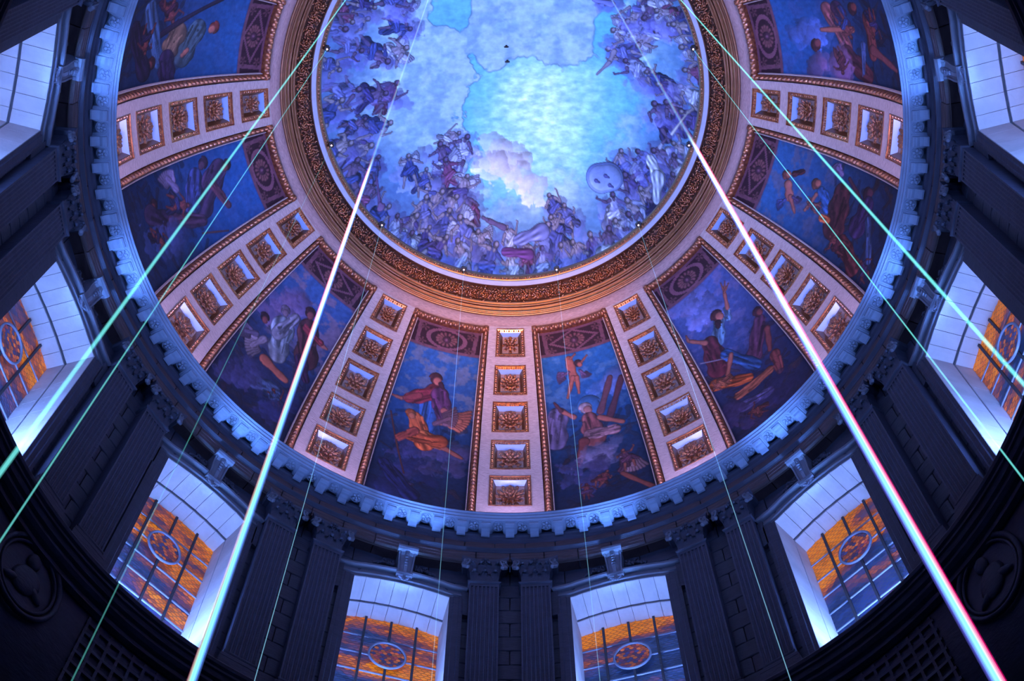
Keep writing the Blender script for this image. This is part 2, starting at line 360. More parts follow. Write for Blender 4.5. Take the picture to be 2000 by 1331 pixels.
# ------------------------------------------------------------------ fresco on the upper shell (a free stand-in: sky, cloud banks and groups of figures)
def build_fresco():
    st = 0.029; g = np.arange(-UR + .02, UR, st)
    U, V = np.meshgrid(g, g); p = Paint(U, V, None, st) if False else Paint(U, V, st)
    rr = np.hypot(U, V)
    at = lambda x, y: shell_at(x, y)
    cx, cy = at(1060, 230)
    base = np.zeros(U.shape + (3,))
    sky = np.array([92, 168, 226.]); glow = np.array([226, 244, 250.]); lav = np.array([128, 156, 208.]); deep = np.array([64, 88, 168.]); pale = np.array([160, 184, 220.])
    d = np.hypot((U - cx) / 1.0, (V - cy) / 1.15)
    n1 = fbm(U * .9 + 3, V * .9 + 5, 11); n2 = fbm(U * 3 + V, V * 7, 12, 4); n3 = fbm(U * 2.2 + 9, V * 2.2, 14)
    gl = 1 - sst(.3, 3.7, d + (n1 - .5) * 1.6)
    mixv = lambda a, b, t: a * (1 - t[..., None]) + b * t[..., None]
    base[:] = sky; base = mixv(base, glow, np.clip(gl * (0.75 + .7 * (n2 - .5)), 0, 1))
    # cloud banks with crisp edges: large one on the left, smaller ones round the rim
    xl, yl = at(905, 250)
    edge = U - xl - .35 * np.sin(V * 2.1 + 1) - (n3 - .5) * 1.5
    bank = 1 - sst(-.04, .04, edge)
    top = 1 - sst(-.05, .05, V - at(990, 120)[1] + .3 * np.sin(U * 2.5) - (n3 - .5) * .8)
    bank = np.maximum(bank, top * (1 - sst(-.05, .05, U - at(1170, 60)[0] + (n1 - .5))))
    hole = sst(-.03, .03, (n1 - .5) * 2.0 + .9 - np.hypot(U - at(890, 15)[0], (V - at(890, 15)[1]) * 1.3))
    bank = bank * (1 - hole * .9)
    rim = sst(4.1, 5.4, rr + (n3 - .5) * 2.4)
    bank = np.maximum(bank, rim * .85)
    ccol = mixv(np.broadcast_to(lav, base.shape), np.broadcast_to(pale, base.shape), sst(.35, .65, n3))
    ccol = mixv(ccol, np.broadcast_to(deep, base.shape), np.clip(sst(4.6, 6.4, rr + (n1 - .5) * 1.6) * .85, 0, 1))
    p.C = mixv(base, ccol, bank * .88)
    gx, gy = np.gradient(bank); e = np.clip(np.hypot(gx, gy) * 1.4, 0, 1)
    p.C *= (1 - .30 * e[..., None])
    p.C *= (.90 + .22 * n2[..., None]) * np.array([.97, 1.01, .95])
    rnd = random.Random(5)
    # small warm-white cloud below centre
    for (x, y, r) in ((955, 285, 22), (975, 300, 24), (1000, 305, 24), (1020, 318, 16), (940, 310, 20), (990, 330, 30), (1010, 350, 30), (1040, 370, 30), (960, 330, 30)):
        q = at(x, y); p.cap(q, (q[0] + .05, q[1]), r / 52, r / 52, (214, 212, 238), line=.85, alpha=.55, rag=.4)
    skin = (132, 130, 168); skd = (92, 82, 134)
    cl = [(70, 82, 160), (92, 104, 184), (134, 150, 212), (56, 56, 126), (104, 66, 116), (152, 166, 218), (76, 70, 142), (54, 70, 146)]
    pts = [(655, 50), (700, 40), (690, 95), (740, 110), (775, 100), (650, 130), (680, 180), (735, 185), (760, 175), (650, 210), (700, 240), (745, 245), (665, 285), (705, 290), (730, 320),
           (690, 335), (720, 375), (745, 415), (775, 440), (800, 320), (830, 345), (865, 300), (885, 268), (905, 285), (875, 330), (905, 360), (850, 390), (830, 405), (880, 400), (915, 400),
           (870, 430), (905, 445), (800, 440), (830, 460), (860, 480), (790, 470), (900, 490), (940, 470), (960, 500), (995, 460), (1030, 490), (1060, 505), (1000, 515), (1100, 500), (1130, 490), (1080, 460),
           (1080, 395), (1105, 418), (1085, 440), (1160, 480), (1190, 470), (1215, 450), (1240, 440), (1200, 400), (1240, 410), (1265, 385), (1215, 312), (1235, 360), (1258, 310), (1280, 340), (1295, 300), (1320, 320), (1330, 290),
           (1290, 390), (1320, 360), (1215, 60), (1205, 100), (1235, 130), (1260, 75), (1275, 150), (1300, 170), (1290, 220), (1315, 215), (1345, 230), (1345, 180), (1270, 20), (1300, 25), (1335, 50), (1350, 90), (1355, 140), (1240, 30)]
    plan = [at(x, y) for x, y in pts]
    for k in range(30):                                                   # the rest of the ring, outside this view
        a = rnd.uniform(-72, 72) + 180; r = rnd.uniform(4.2, 6.5); plan.append((r * math.sin(R_(a)), r * math.cos(R_(a))))
    for (x, y) in sorted(plan, key=lambda q: math.hypot(*q)):
        for j in range(3):                                                # cloud lumps under the group
            p.cap((x + rnd.uniform(-.4, .4), y + rnd.uniform(-.1, .5)), (x + rnd.uniform(-.5, .5), y + rnd.uniform(0, .5)), rnd.uniform(.2, .42), rnd.uniform(.15, .35),
                  rnd.choice([(96, 106, 190), (118, 128, 206), (84, 88, 176)]), line=.9, ph=rnd.uniform(0, 6), alpha=.45, rag=.45)
        up = math.atan2(-y - 2.2 * (y > 0), -x) + rnd.uniform(-.7, .7)
        p.figure((x, y), rnd.uniform(.40, .60), up, rnd.choice([skin, skin, skd]), rnd.choice(cl), rnd, wing=(150, 166, 226) if rnd.random() < .16 else None, seat=.4)
    # round shield with a curl motif at lower right, long curved shell shape at the bottom, trumpet at lower left
    a, b = at(1172, 348), at(1222, 335)
    p.cap(a, (a[0] + .35, a[1] - .1), .52, .5, (104, 128, 206), line=.5, wob=0); p.cap((a[0] + .02, a[1]), (a[0] + .36, a[1] - .08), .44, .42, (126, 150, 218), line=.75, wob=0)
    for dx, dy in ((-.15, .1), (.2, -.1), (.35, .2)): p.cap((a[0] + dx, a[1] + dy), (a[0] + dx + .12, a[1] + dy + .05), .07, .03, (84, 90, 170))
    p.cap(at(1010, 470), at(1060, 452), .16, .26, (108, 120, 196), fold=.35); p.cap(at(985, 492), at(1035, 497), .12, .16, (96, 60, 130), fold=.3)
    p.cap(at(952, 430), at(985, 445), .08, .1, skd); p.cap(at(943, 425), at(952, 430), .06, .06, skd)
    p.cap(at(735, 345), at(742, 400), .03, .06, (104, 84, 150)); p.cap(at(742, 398), at(744, 404), .06, .14, (112, 90, 150))
    p.cap(at(1312, 262), at(1345, 218), .05, .015, (206, 216, 246), line=.6); p.cap(at(1270, 310), at(1285, 345), .16, .24, (168, 184, 232), fold=.4); p.cap(at(1285, 345), at(1282, 392), .22, .12, (156, 172, 226), fold=.4)
    p.cap(at(1200, 100), at(1190, 122), .1, .08, skin); p.cap(at(1190, 122), at(1166, 145), .08, .04, skin)
    p.cap(at(1160, 0), at(1195, 8), .07, .12, (110, 124, 206))
    keep = rr < 7.25
    Z = UZ + UH * np.sqrt(np.maximum(0, 1 - (rr / UR) ** 2))
    me = p.mesh('ceiling_fresco', np.stack([U, V, Z], -1), keep); me.materials.append(M['fresco'])
    return put('ceiling_fresco', me, kind='thing', label='large round blue fresco of sky, bright cloud and ringed figures filling the central opening', cat='fresco')
build_fresco()
for (x, y) in ((989, 90), (991, 119)):
    q = shell_at(x, y); z = shell_z(math.hypot(*q))
    mb = MB(); mb.ell((0, 0, 0), (.05, 0, 0), (0, .05, 0), (0, 0, .03)); mb.tube([(0, 0, 0), (0, 0, -.12)], .03)
    h = put('ceiling_hook', mb.mesh('hook', M['blackmetal'], True), loc=(q[0], q[1], z - .02), cat='hook',
        label='small dark iron hook near the top of the fresco, ' + ('the upper of two' if y == 90 else 'the lower of two'))
    mb = MB(); mb.tube([(.075 * math.cos(a), 0, -.17 + .075 * math.sin(a)) for a in np.linspace(0, 2 * math.pi, 15)[:-1]], .022, closed=True)
    put('ring', mb.mesh('ring', M['blackmetal'], True), h)

# ------------------------------------------------------------------ painted panels between the ribs
TM = 45.6                                        # painted ornament band above this angle
def panel_mesh(k, az0, spec):
    n, m = 250, 124
    th = np.linspace(50.9, TH0, n); s = np.linspace(-1, 1, m)
    half = 15 - 6.62
    TH, S = np.meshgrid(th, s, indexing='ij')
    rr = DC + (DR + .02) * np.cos(np.radians(TH)); az = S * half
    U = np.radians(az) * rr; V = np.radians(51 - TH) * DR
    p = Paint(U, V, 0.031)
    def at(x, y):
        t, a = dome_at(x, y); r = DC + DR * math.cos(R_(t)); return (R_(a - az0) * r, R_(51 - t) * DR)
    n1 = fbm(U * .8 + k * 5, V * 1.1, 20 + k); n2 = fbm(U * 2.5, V * 3.5 + k * 3, 30 + k); n3 = fbm(U * 8, V * 8, 40 + k, 3)
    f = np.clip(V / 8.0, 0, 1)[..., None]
    skyt, skyb, cl = [np.array(c, float) for c in spec['sky']]
    C = skyt * (1 - f) + skyb * f
    c1 = (sst(.5, .62, n2) * (1 - sst(.35, .7, f[..., 0])))[..., None]; C = C * (1 - .6 * c1) + cl * .6 * c1
    c2 = (sst(.42, .5, n1) * sst(.3, .55, f[..., 0]))[..., None]
    C = C * (1 - .55 * c2) + (np.array([58, 62, 108.]) * (.7 + .6 * n2[..., None])) * .55 * c2
    p.C = C * (.9 + .2 * n3[..., None])
    rnd = random.Random(100 + k)
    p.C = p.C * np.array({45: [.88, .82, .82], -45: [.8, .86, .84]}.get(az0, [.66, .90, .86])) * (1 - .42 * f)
    for z in range(70):                                        # loose folds and brush shapes low in the scene
        v = rnd.uniform(3.4, 7.4); u = rnd.uniform(-1.5, 1.5); a = rnd.uniform(0, 3.14)
        p.cap((u, v), (u + .5 * math.cos(a), v + .35 * math.sin(a)), rnd.uniform(.03, .12), rnd.uniform(.02, .08), np.array(rnd.choice(spec['tones'])) * rnd.uniform(.25, .6), fold=.2, alpha=.42, ph=a)
    for it in spec['items']:
        kind = it[0]
        if kind in 'cgwh': it = tuple(tuple(min(255, v * .88) for v in e) if isinstance(e, tuple) and len(e) == 3 else e for e in it)
        if kind == 'c':                                        # capsule: x0 y0 x1 y1 w0 w1 colour fold
            _, x0, y0, x1, y1, w0, w1, col = it[:8]
            p.cap(at(x0, y0), at(x1, y1), w0 / 62, w1 / 62, col, fold=it[8] if len(it) > 8 else 0, ph=rnd.uniform(0, 6))
            if len(it) > 8 and it[8] >= .2:
                A, B = at(x0, y0), at(x1, y1); dx, dy = B[0] - A[0], B[1] - A[1]; LL = math.hypot(dx, dy) + 1e-6; nx, ny = -dy / LL, dx / LL
                for j in range(int(5 + (w0 + w1) / 4)):
                    t0, t1 = sorted((rnd.uniform(-.15, 1.15), rnd.uniform(-.15, 1.15))); o0 = rnd.uniform(-.85, .85) * (w0 + w1) / 124; o1 = o0 * rnd.uniform(.5, 1.1)
                    p.cap((A[0] + dx * t0 + nx * o0, A[1] + dy * t0 + ny * o0), (A[0] + dx * t1 + nx * o1, A[1] + dy * t1 + ny * o1), rnd.uniform(.02, .06), .012, np.array(col) * rnd.choice((.45, .6, 1.25, 1.5)), line=.9, alpha=.7, ph=rnd.uniform(0, 6))
        elif kind == 'g':                                      # generic figure: x y size angle skin cloth wing
            _, x, y, sz, ang, skin, cloth = it[:7]
            p.figure(at(x, y), sz / 62, R_(ang), skin, cloth, rnd, wing=it[7] if len(it) > 7 else None)
        elif kind == 'k':                                      # cloud lumps
            _, x, y, w, col = it[:5]
            for j in range(9):
                a = at(x + rnd.uniform(-w, w), y + rnd.uniform(-w * .5, w * .5)); p.cap(a, (a[0] + rnd.uniform(-.4, .4), a[1] + .05), rnd.uniform(.2, .5), rnd.uniform(.15, .4), np.array(col) * rnd.uniform(.75, 1.1), line=.85, alpha=.5, ph=rnd.uniform(0, 6), rag=.4)
        elif kind == 'w':
            _, x0, y0, x1, y1, r, col = it; p.wing(at(x0, y0), at(x1, y1), r / 62, col, 9)
        elif kind == 'h':                                      # head with hair
            _, x, y, r, skin, hair = it
            a = at(x, y); p.cap(a, (a[0], a[1] + .02), r / 62 * 1.25, r / 62 * 1.2, hair, fold=.25, ph=2); p.cap((a[0] + r / 150, a[1] + r / 190), (a[0] + r / 120, a[1] + r / 110), r / 62 * .85, r / 62 * .75, skin)
    # ornament band along the head of the panel
    vb = math.radians(51 - TM) * DR
    band = 1 - sst(vb - .02, vb + .02, V)
    p.over((slice(None), slice(None)), band, np.array([38, 16, 28.]))
    hw = math.radians(half) * (DC + DR * math.cos(R_(48)))
    lil = np.array([96, 60, 74.])
    fr = ((V > vb - .11) | (V < .1) | (np.abs(np.abs(U) - hw * .80) < .07)) & (band > .5)
    p.C[fr] = lil * (.85 + .2 * n3[fr][..., None])
    oval = k % 2 == 0
    mv = vb * .5
    if oval:
        e = np.hypot(U / (hw * .52), (V - mv) / (vb * .36)); q = (np.abs(e - 1) < .12) & (band > .5); p.C[q] = lil * 1.05
    else:
        e = np.abs(U) / (hw * .66) + np.abs(V - mv) / (vb * .40); q = (np.abs(e - 1) < .10) & (band > .5); p.C[q] = lil
    for q in range(14):
        a = q / 14 * 6.283; p.cap((.16 * math.cos(a), mv + .11 * math.sin(a)), (.34 * math.cos(a), mv + .21 * math.sin(a)), .03, .055, (122, 74, 80))
    p.cap((0, mv), (.02, mv), .13, .13, (62, 32, 50)); p.cap((0, mv), (0, mv + .01), .06, .06, (120, 76, 100))
    for sx in (-1, 1):
        for sy in (-1, 1):
            for q in range(5):
                a = q * 1.2; p.cap((sx * hw * .66 + .05 * math.cos(a), mv + sy * .26 + .04 * math.sin(a)), (sx * hw * .66 + .13 * math.cos(a), mv + sy * .26 + .1 * math.sin(a)), .03, .04, (110, 66, 76))
    P = np.zeros(U.shape + (3,)); t = np.radians(TH); a = np.radians(az); r = DC + (DR + .10) * np.cos(t)
    o = D(0, 28)
    P[..., 0] = r * np.sin(a) - o[0]; P[..., 1] = r * np.cos(a) - o[1]; P[..., 2] = DZ + (DR + .10) * np.sin(t) - o[2]
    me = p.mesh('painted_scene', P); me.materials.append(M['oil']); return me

SK = (176, 98, 84); SKD = (128, 64, 66); PU = (92, 46, 82); RD = (128, 40, 50); OR = (196, 92, 52); BL = (46, 82, 138); GY = (120, 118, 150); BR = (70, 34, 40); LB = (96, 126, 160)
DS = ((52, 92, 168), (24, 42, 96), (142, 106, 142))
PAN = {
 -15: dict(label='painting of a purple-robed man above an orange winged figure, left of bottom centre rib', sky=((58, 100, 172), (26, 42, 92), (176, 120, 140)), tones=[(40, 52, 104), (60, 60, 110), (120, 64, 60)],
   items=[('k', 830, 880, 70, (70, 66, 116)), ('k', 790, 930, 50, (38, 46, 92)), ('k', 870, 900, 40, (84, 74, 112)), ('c', 765, 800, 790, 920, 2, 2, (120, 66, 60)), ('c', 850, 765, 830, 850, 24, 30, BL, .3), ('c', 800, 775, 850, 765, 14, 20, RD, .3), ('c', 860, 770, 868, 815, 22, 16, PU, .3),
    ('c', 820, 770, 785, 775, 9, 5, (150, 60, 60)), ('c', 785, 775, 768, 768, 5, 3, SK), ('c', 868, 800, 890, 808, 8, 4, SK), ('h', 852, 738, 11, SK, (74, 36, 44)), ('c', 862, 748, 866, 756, 6, 4, (60, 28, 40)),
    ('w', 860, 822, 925, 818, 16, (176, 98, 76)), ('w', 850, 825, 900, 806, 12, (120, 80, 92)), ('c', 812, 812, 830, 860, 16, 22, OR, .35), ('c', 830, 850, 862, 868, 20, 10, (206, 108, 62), .3), ('c', 862, 868, 902, 892, 8, 4, SK), ('c', 800, 848, 860, 860, 12, 16, (186, 84, 50), .3), ('h', 803, 805, 9, (190, 104, 76), (170, 80, 40)),
    ('c', 780, 850, 812, 838, 8, 10, (160, 72, 60), .2), ('c', 752, 900, 800, 960, 16, 20, (34, 40, 84), .3)]),
 15: dict(label='painting of a haloed man by leaning wooden beams, right of bottom centre rib', sky=((40, 104, 176), (26, 48, 100), (120, 128, 176)), tones=[(56, 60, 110), (110, 96, 130), (110, 60, 64)],
   items=[('k', 1215, 740, 30, (92, 116, 176)), ('c', 1110, 700, 1120, 735, 9, 10, SK), ('c', 1118, 735, 1108, 775, 6, 3, SK), ('c', 1126, 735, 1130, 765, 6, 3, SK), ('h', 1128, 708, 7, SK, (60, 36, 46)), ('c', 1112, 700, 1122, 690, 3, 2, SK), ('c', 1135, 705, 1145, 692, 3, 2, SK), ('w', 1110, 725, 1085, 742, 7, (110, 78, 120)), ('w', 1132, 722, 1150, 735, 7, (110, 78, 120)),
    ('c', 1150, 790, 1152, 792, 24, 24, (50, 104, 160)), ('c', 1190, 735, 1172, 800, 7, 8, (104, 60, 70)), ('c', 1212, 735, 1190, 810, 7, 8, (88, 48, 60)), ('c', 1090, 810, 1085, 860, 20, 24, (98, 88, 124), .35), ('h', 1142, 795, 11, (170, 110, 104), (176, 150, 160)), ('c', 1150, 815, 1160, 850, 18, 26, (134, 74, 76), .3), ('c', 1150, 845, 1200, 835, 14, 12, (150, 110, 120), .35),
    ('c', 1120, 812, 1095, 800, 6, 5, SK), ('c', 1095, 800, 1082, 785, 5, 3, (90, 46, 56)), ('c', 1170, 812, 1215, 820, 7, 5, SK), ('c', 1140, 860, 1130, 905, 12, 6, SKD), ('k', 1170, 880, 40, (128, 122, 160)), ('k', 1140, 920, 40, (74, 70, 116)), ('w', 1215, 885, 1250, 915, 16, (150, 118, 130)), ('g', 1220, 885, 24, -100, SK, (96, 58, 80)), ('g', 1180, 925, 20, -60, SK, (120, 60, 66)), ('g', 1145, 950, 20, -80, SKD, (90, 64, 100)), ('c', 1215, 920, 1275, 945, 6, 6, (140, 74, 66))]),
 -45: dict(label='painting of a pale-robed figure and grey wing behind the left thick beam', sky=((64, 96, 160), (34, 46, 96), (176, 112, 128)), tones=[(50, 56, 104), (96, 60, 84), (110, 100, 130)],
   items=[('k', 560, 600, 40, (110, 84, 128)), ('c', 605, 640, 600, 700, 22, 26, BR, .3), ('c', 555, 640, 545, 690, 26, 22, (112, 116, 132), .4), ('c', 545, 650, 580, 620, 16, 10, (120, 112, 130), .3), ('h', 520, 618, 9, SKD, (44, 24, 36)), ('h', 560, 605, 9, (120, 92, 110), (104, 90, 110)), ('h', 608, 610, 10, SKD, (52, 24, 34)), ('c', 625, 668, 640, 680, 6, 4, SK), ('c', 600, 640, 628, 668, 9, 7, RD, .2), ('w', 520, 660, 480, 680, 16, (130, 118, 140)), ('w', 505, 650, 470, 640, 13, (96, 84, 116)),
    ('c', 520, 700, 560, 740, 12, 8, SK), ('c', 500, 740, 540, 760, 20, 16, (70, 90, 130), .35), ('k', 480, 740, 45, (64, 64, 112)), ('g', 540, 770, 22, -120, SKD, (60, 80, 120)), ('k', 560, 800, 40, (44, 50, 100)), ('c', 590, 700, 600, 740, 16, 8, (56, 30, 60), .3)]),
 45: dict(label='painting of a man in pale blue sleeves raising one arm, with a sword', sky=((84, 112, 182), (30, 44, 96), (126, 116, 168)), tones=[(110, 58, 64), (56, 56, 104), (140, 84, 76)],
   items=[('k', 1350, 600, 40, (104, 108, 164)), ('c', 1402, 625, 1400, 665, 13, 16, LB, .3), ('c', 1416, 600, 1420, 618, 7, 8, LB, .2), ('c', 1418, 600, 1412, 570, 5, 4, SK), ('c', 1412, 570, 1405, 552, 3, 1.5, SK), ('c', 1412, 570, 1413, 548, 3, 1.5, SK), ('c', 1412, 570, 1420, 552, 3, 1.5, SK), ('h', 1397, 616, 11, SK, (70, 32, 38)), ('c', 1400, 630, 1400, 636, 8, 6, (50, 24, 32)), ('c', 1385, 670, 1400, 715, 20, 26, (90, 34, 46), .3), ('c', 1375, 668, 1342, 665, 6, 4, SK), ('c', 1342, 665, 1338, 655, 4, 2, SK),
    ('c', 1480, 625, 1470, 690, 16, 20, (86, 48, 74), .3), ('h', 1476, 608, 9, SKD, (64, 32, 44)), ('c', 1495, 640, 1500, 680, 8, 6, SKD), ('c', 1415, 690, 1475, 710, 12, 14, BL, .35), ('c', 1366, 708, 1420, 696, 2, 1, (196, 180, 210)), ('c', 1425, 690, 1418, 730, 6, 5, SK), ('c', 1395, 750, 1460, 735, 14, 12, OR, .35), ('c', 1440, 770, 1500, 720, 12, 10, (150, 84, 66), .35), ('g', 1400, 750, 20, 180, SK, (170, 96, 70)), ('c', 1510, 690, 1520, 720, 12, 10, SKD, .2), ('c', 1450, 790, 1500, 760, 14, 12, (96, 90, 140), .3), ('k', 1450, 810, 40, (70, 56, 100)), ('k', 1540, 760, 40, (44, 40, 80)), ('g', 1470, 800, 20, -150, SKD, (120, 64, 60))]),
 -75: dict(label='dark painting of hooded men and a wing, left side below the sideways rib', sky=((44, 92, 168), (20, 36, 86), (70, 84, 150)), tones=[(34, 46, 96), (60, 40, 66), (50, 60, 110)],
   items=[('c', 430, 330, 400, 400, 24, 26, (62, 44, 72), .35), ('h', 445, 322, 9, SKD, (40, 26, 40)), ('h', 400, 318, 10, (90, 60, 82), (56, 36, 56)), ('w', 350, 370, 320, 335, 16, (120, 110, 150)), ('c', 385, 345, 380, 400, 20, 22, (54, 60, 108), .35), ('c', 420, 360, 450, 400, 10, 8, (86, 48, 62), .2), ('h', 305, 400, 9, SKD, (50, 28, 40)), ('c', 300, 420, 340, 440, 20, 24, (50, 38, 66), .3), ('c', 345, 430, 400, 430, 16, 14, (70, 46, 70), .35), ('k', 330, 470, 36, (60, 74, 128)), ('c', 400, 455, 450, 450, 2, 2, (110, 64, 64)), ('g', 360, 400, 26, -60, SKD, (46, 50, 96)), ('g', 320, 470, 22, -30, SKD, (40, 36, 70))]),
 75: dict(label='painting of a flying winged child and dark robed figures, right side below sideways rib', sky=((60, 104, 170), (36, 40, 86), (150, 92, 120)), tones=[(96, 48, 60), (50, 46, 90), (130, 70, 64)],
   items=[('c', 1536, 360, 1538, 385, 9, 10, (180, 104, 92)), ('h', 1533, 342, 8, SK, (120, 60, 56)), ('c', 1540, 385, 1548, 415, 6, 3, SK), ('c', 1548, 340, 1566, 335, 6, 5, (84, 34, 40), .3), ('w', 1530, 390, 1512, 405, 8, (70, 76, 140)), ('w', 1545, 385, 1560, 395, 7, (90, 70, 120)), ('h', 1590, 360, 9, SK, (110, 60, 48)), ('c', 1600, 375, 1612, 400, 13, 16, BL, .3), ('c', 1590, 380, 1568, 410, 5, 4, SK), ('c', 1640, 380, 1625, 440, 26, 30, BR, .35), ('c', 1600, 425, 1612, 430, 8, 8, OR, .2), ('c', 1655, 350, 1680, 400, 5, 5, (80, 46, 58)), ('w', 1640, 340, 1625, 320, 12, (124, 104, 150)),
    ('h', 1690, 380, 11, (90, 50, 66), (54, 32, 48)), ('c', 1690, 400, 1670, 440, 20, 24, (56, 40, 78), .3), ('c', 1640, 470, 1660, 520, 16, 20, (90, 40, 44), .35), ('c', 1690, 430, 1690, 510, 8, 10, (70, 90, 140), .35), ('g', 1625, 470, 24, -80, SKD, (80, 40, 50)), ('g', 1680, 520, 22, -60, SKD, (70, 50, 90)), ('g', 1580, 400, 16, -90, SK, (110, 56, 66))]),
 -105: dict(label='dark painting of a red-haired man leaning past a long dark diagonal beam, top left', sky=((46, 92, 160), (18, 32, 78), (60, 80, 140)), tones=[(34, 40, 84), (70, 40, 58), (90, 70, 60)],
   items=[('c', 390, 60, 360, 110, 20, 26, (56, 72, 84), .3), ('c', 350, 70, 330, 110, 24, 22, (116, 88, 72), .35), ('h', 422, 55, 10, SK, (130, 50, 44)), ('c', 440, 0, 300, 85, 4, 7, (40, 28, 50)), ('c', 300, 20, 315, 120, 20, 16, (64, 96, 140), .3), ('c', 330, 120, 330, 160, 22, 24, (44, 30, 60), .3), ('h', 300, 125, 10, SKD, (56, 30, 36)), ('c', 270, 60, 285, 140, 18, 20, (34, 26, 52), .3), ('c', 370, 100, 360, 110, 6, 5, SK), ('g', 340, 30, 26, -30, SKD, (66, 34, 56)), ('g', 290, 90, 24, 0, SKD, (40, 34, 66))]),
 105: dict(label='dark blue painting of tumbling robed men with a rose-coloured cloth, top right', sky=((50, 98, 170), (20, 34, 82), (80, 84, 150)), tones=[(40, 40, 88), (84, 44, 64), (110, 64, 66)],
   items=[('k', 1575, 70, 30, (76, 96, 156)), ('c', 1610, 20, 1650, 95, 16, 14, (140, 78, 82), .35), ('c', 1630, 20, 1645, 50, 20, 16, (60, 34, 60), .3), ('h', 1590, 90, 10, SKD, (74, 34, 40)), ('h', 1660, 20, 10, SKD, (60, 32, 40)), ('c', 1660, 60, 1600, 60, 6, 5, SK), ('c', 1690, 40, 1700, 110, 16, 12, SKD, .2), ('c', 1650, 110, 1690, 150, 20, 20, (84, 40, 50), .35), ('c', 1700, 100, 1745, 140, 10, 5, (130, 70, 76)), ('c', 1680, 90, 1682, 145, 8, 4, (76, 96, 150), .2), ('k', 1620, 130, 30, (120, 84, 124)), ('g', 1650, 60, 26, 150, SKD, (50, 64, 120)), ('g', 1700, 60, 24, 190, SKD, (56, 50, 100)), ('g', 1640, 130, 22, 170, SKD, (90, 44, 54))]),
}
def frame_mesh():
    """gilt frame of a panel: two long sides, a head, all with egg-and-leaf modelling"""
    o = D(0, 28); out = []
    def strip(along, cross, N, dark=False):
        mb = MB(); P = []
        for i in range(N + 1):
            row = []
            for j in range(9):
                t = j / 8; s = i / N
                bulge = math.sin(math.pi * min(1, max(0, (t - .12) / .76)))
                egg = abs(math.sin(s * N * math.pi / 5)); leaf = abs(math.sin(s * N * math.pi / 2.5 + t * 3))
                d = .02 + bulge * (.05 + .10 * egg) + (.03 * leaf if .15 < t < .85 else 0)
                if j in (0, 8): d = -.1
                if j in (1,): d = .05
                if j in (7,): d = .05
                row.append(along(s, t, d))
            P.append(row)
        mb.grid(P); return mb
    for sx in (-1, 1):
        mb = strip(lambda s, t, d: D(sx * (15 - 5.35 - 1.4 * t), TH1 - (TH1 - 5.5) * s if True else 0, d), None, 232)
        out.append(mb.mesh('frame_side', M['gold'], True, o))
    mb = strip(lambda s, t, d: D((s * 2 - 1) * (15 - 5.35), TH1 - 1.5 * t, d), None, 80)
    out.append(mb.mesh('frame_head', M['gold'], True, o))
    return out
FR = frame_mesh()
fil = MB()
for sx in (-1, 1):
    P = [[D(sx * (15 - 6.78), TH1 - 1.6 - (TH1 - 7) * i / 60, d) if q == 0 else D(sx * (15 - 6.95), TH1 - 1.6 - (TH1 - 7) * i / 60, d) for q, d in ((0, -.1), (0, .03), (1, .03), (1, -.1))] for i in range(61)]
    fil.grid(P)
FILM = fil.mesh('frame_fillet', M['cream'], True, D(0, 28))
for k, (az0, spec) in enumerate(PAN.items()):
    loc, rz = cyl_to(D(0, 28)[1], az0, D(0, 28)[2])
    e = empty('wall_painting', loc, rz, spec['label'], 'painting')
    kk = {-15: 0, 15: 1, -45: 1, 45: 0, -75: 0, 75: 1, -105: 1, 105: 0}[az0]
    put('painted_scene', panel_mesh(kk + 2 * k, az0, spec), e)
    put('frame_side', FR[0], e); put('frame_side', FR[1], e); put('frame_head', FR[2], e); put('fillet', FILM, e)
    mb = MB(); P = [[D(-8.4 + 16.8 * i / 20, t, -.13) for t in (51, 40, 28, 16, 5)] for i in range(21)]; mb.grid(P)

# ------------------------------------------------------------------ ribs with coffers
ROWS = [(45.8, 52.0), (37.3, 44.0), (28.5, 35.7), (19.0, 26.5), (8.4, 17.2)]
CA = 3.45; RA = 5.35
RO = D(0, 28)
def rosette_mesh(v):
    """gilt flower, unit half-size, in local x,y plane, facing +z"""
    mb = MB(); rnd = random.Random(v)
    def ring(n, r, l, wd, z, tilt, ph=0.0):
        for k in range(n):
            a = 2 * math.pi * k / n + ph; c, s = math.cos(a), math.sin(a)
            rr = r * rnd.uniform(.93, 1.05)
            mb.ell((rr * c, rr * s, z), (l * c, l * s, l * tilt), (-wd * s, wd * c, 0), (0, 0, .07), 8, 5)
            mb.ell((rr * c * 1.02, rr * s * 1.02, z + .05), (l * .8 * c, l * .8 * s, l * tilt), (-wd * .18 * s, wd * .18 * c, 0), (0, 0, .05), 6, 4)
            if v % 3 != 1:
                for q in (-1, 1): mb.ell(((r + l * .6) * math.cos(a + q * .16), (r + l * .6) * math.sin(a + q * .16), z + .02), (.07, 0, 0), (0, .07, 0), (0, 0, .05), 6, 4)
    n = (8, 12, 10)[v % 3]
    mb.ell((0, 0, .0), (.60, 0, 0), (0, .60, 0), (0, 0, .06), 14, 5)
    ring(n, .72, .22, .15, .08, .5); ring(n, .48, .20, .11, .26, .6, math.pi / n); ring(n // 2 + 2, .26, .14, .10, .42, .8)
    if v % 3 == 2:
        for q in range(16):
            a = q / 16 * 6.283; mb.ell((.86 * math.cos(a), .86 * math.sin(a), .1), (.08, 0, 0), (0, .08, 0), (0, 0, .08), 6, 4)
    mb.ell((0, 0, .5), (.12, 0, 0), (0, .12, 0), (0, 0, .12), 8, 6)
    for q in range(7):
        a = q / 7 * 6.283; mb.ell((.13 * math.cos(a),   .13 * math.sin(a), .5), (.05, 0, 0), (0, .05, 0), (0, 0, .06), 6, 4)
    return mb.mesh('rosette', M['gold'], True)
ROS = [rosette_mesh(v) for v in range(3)]

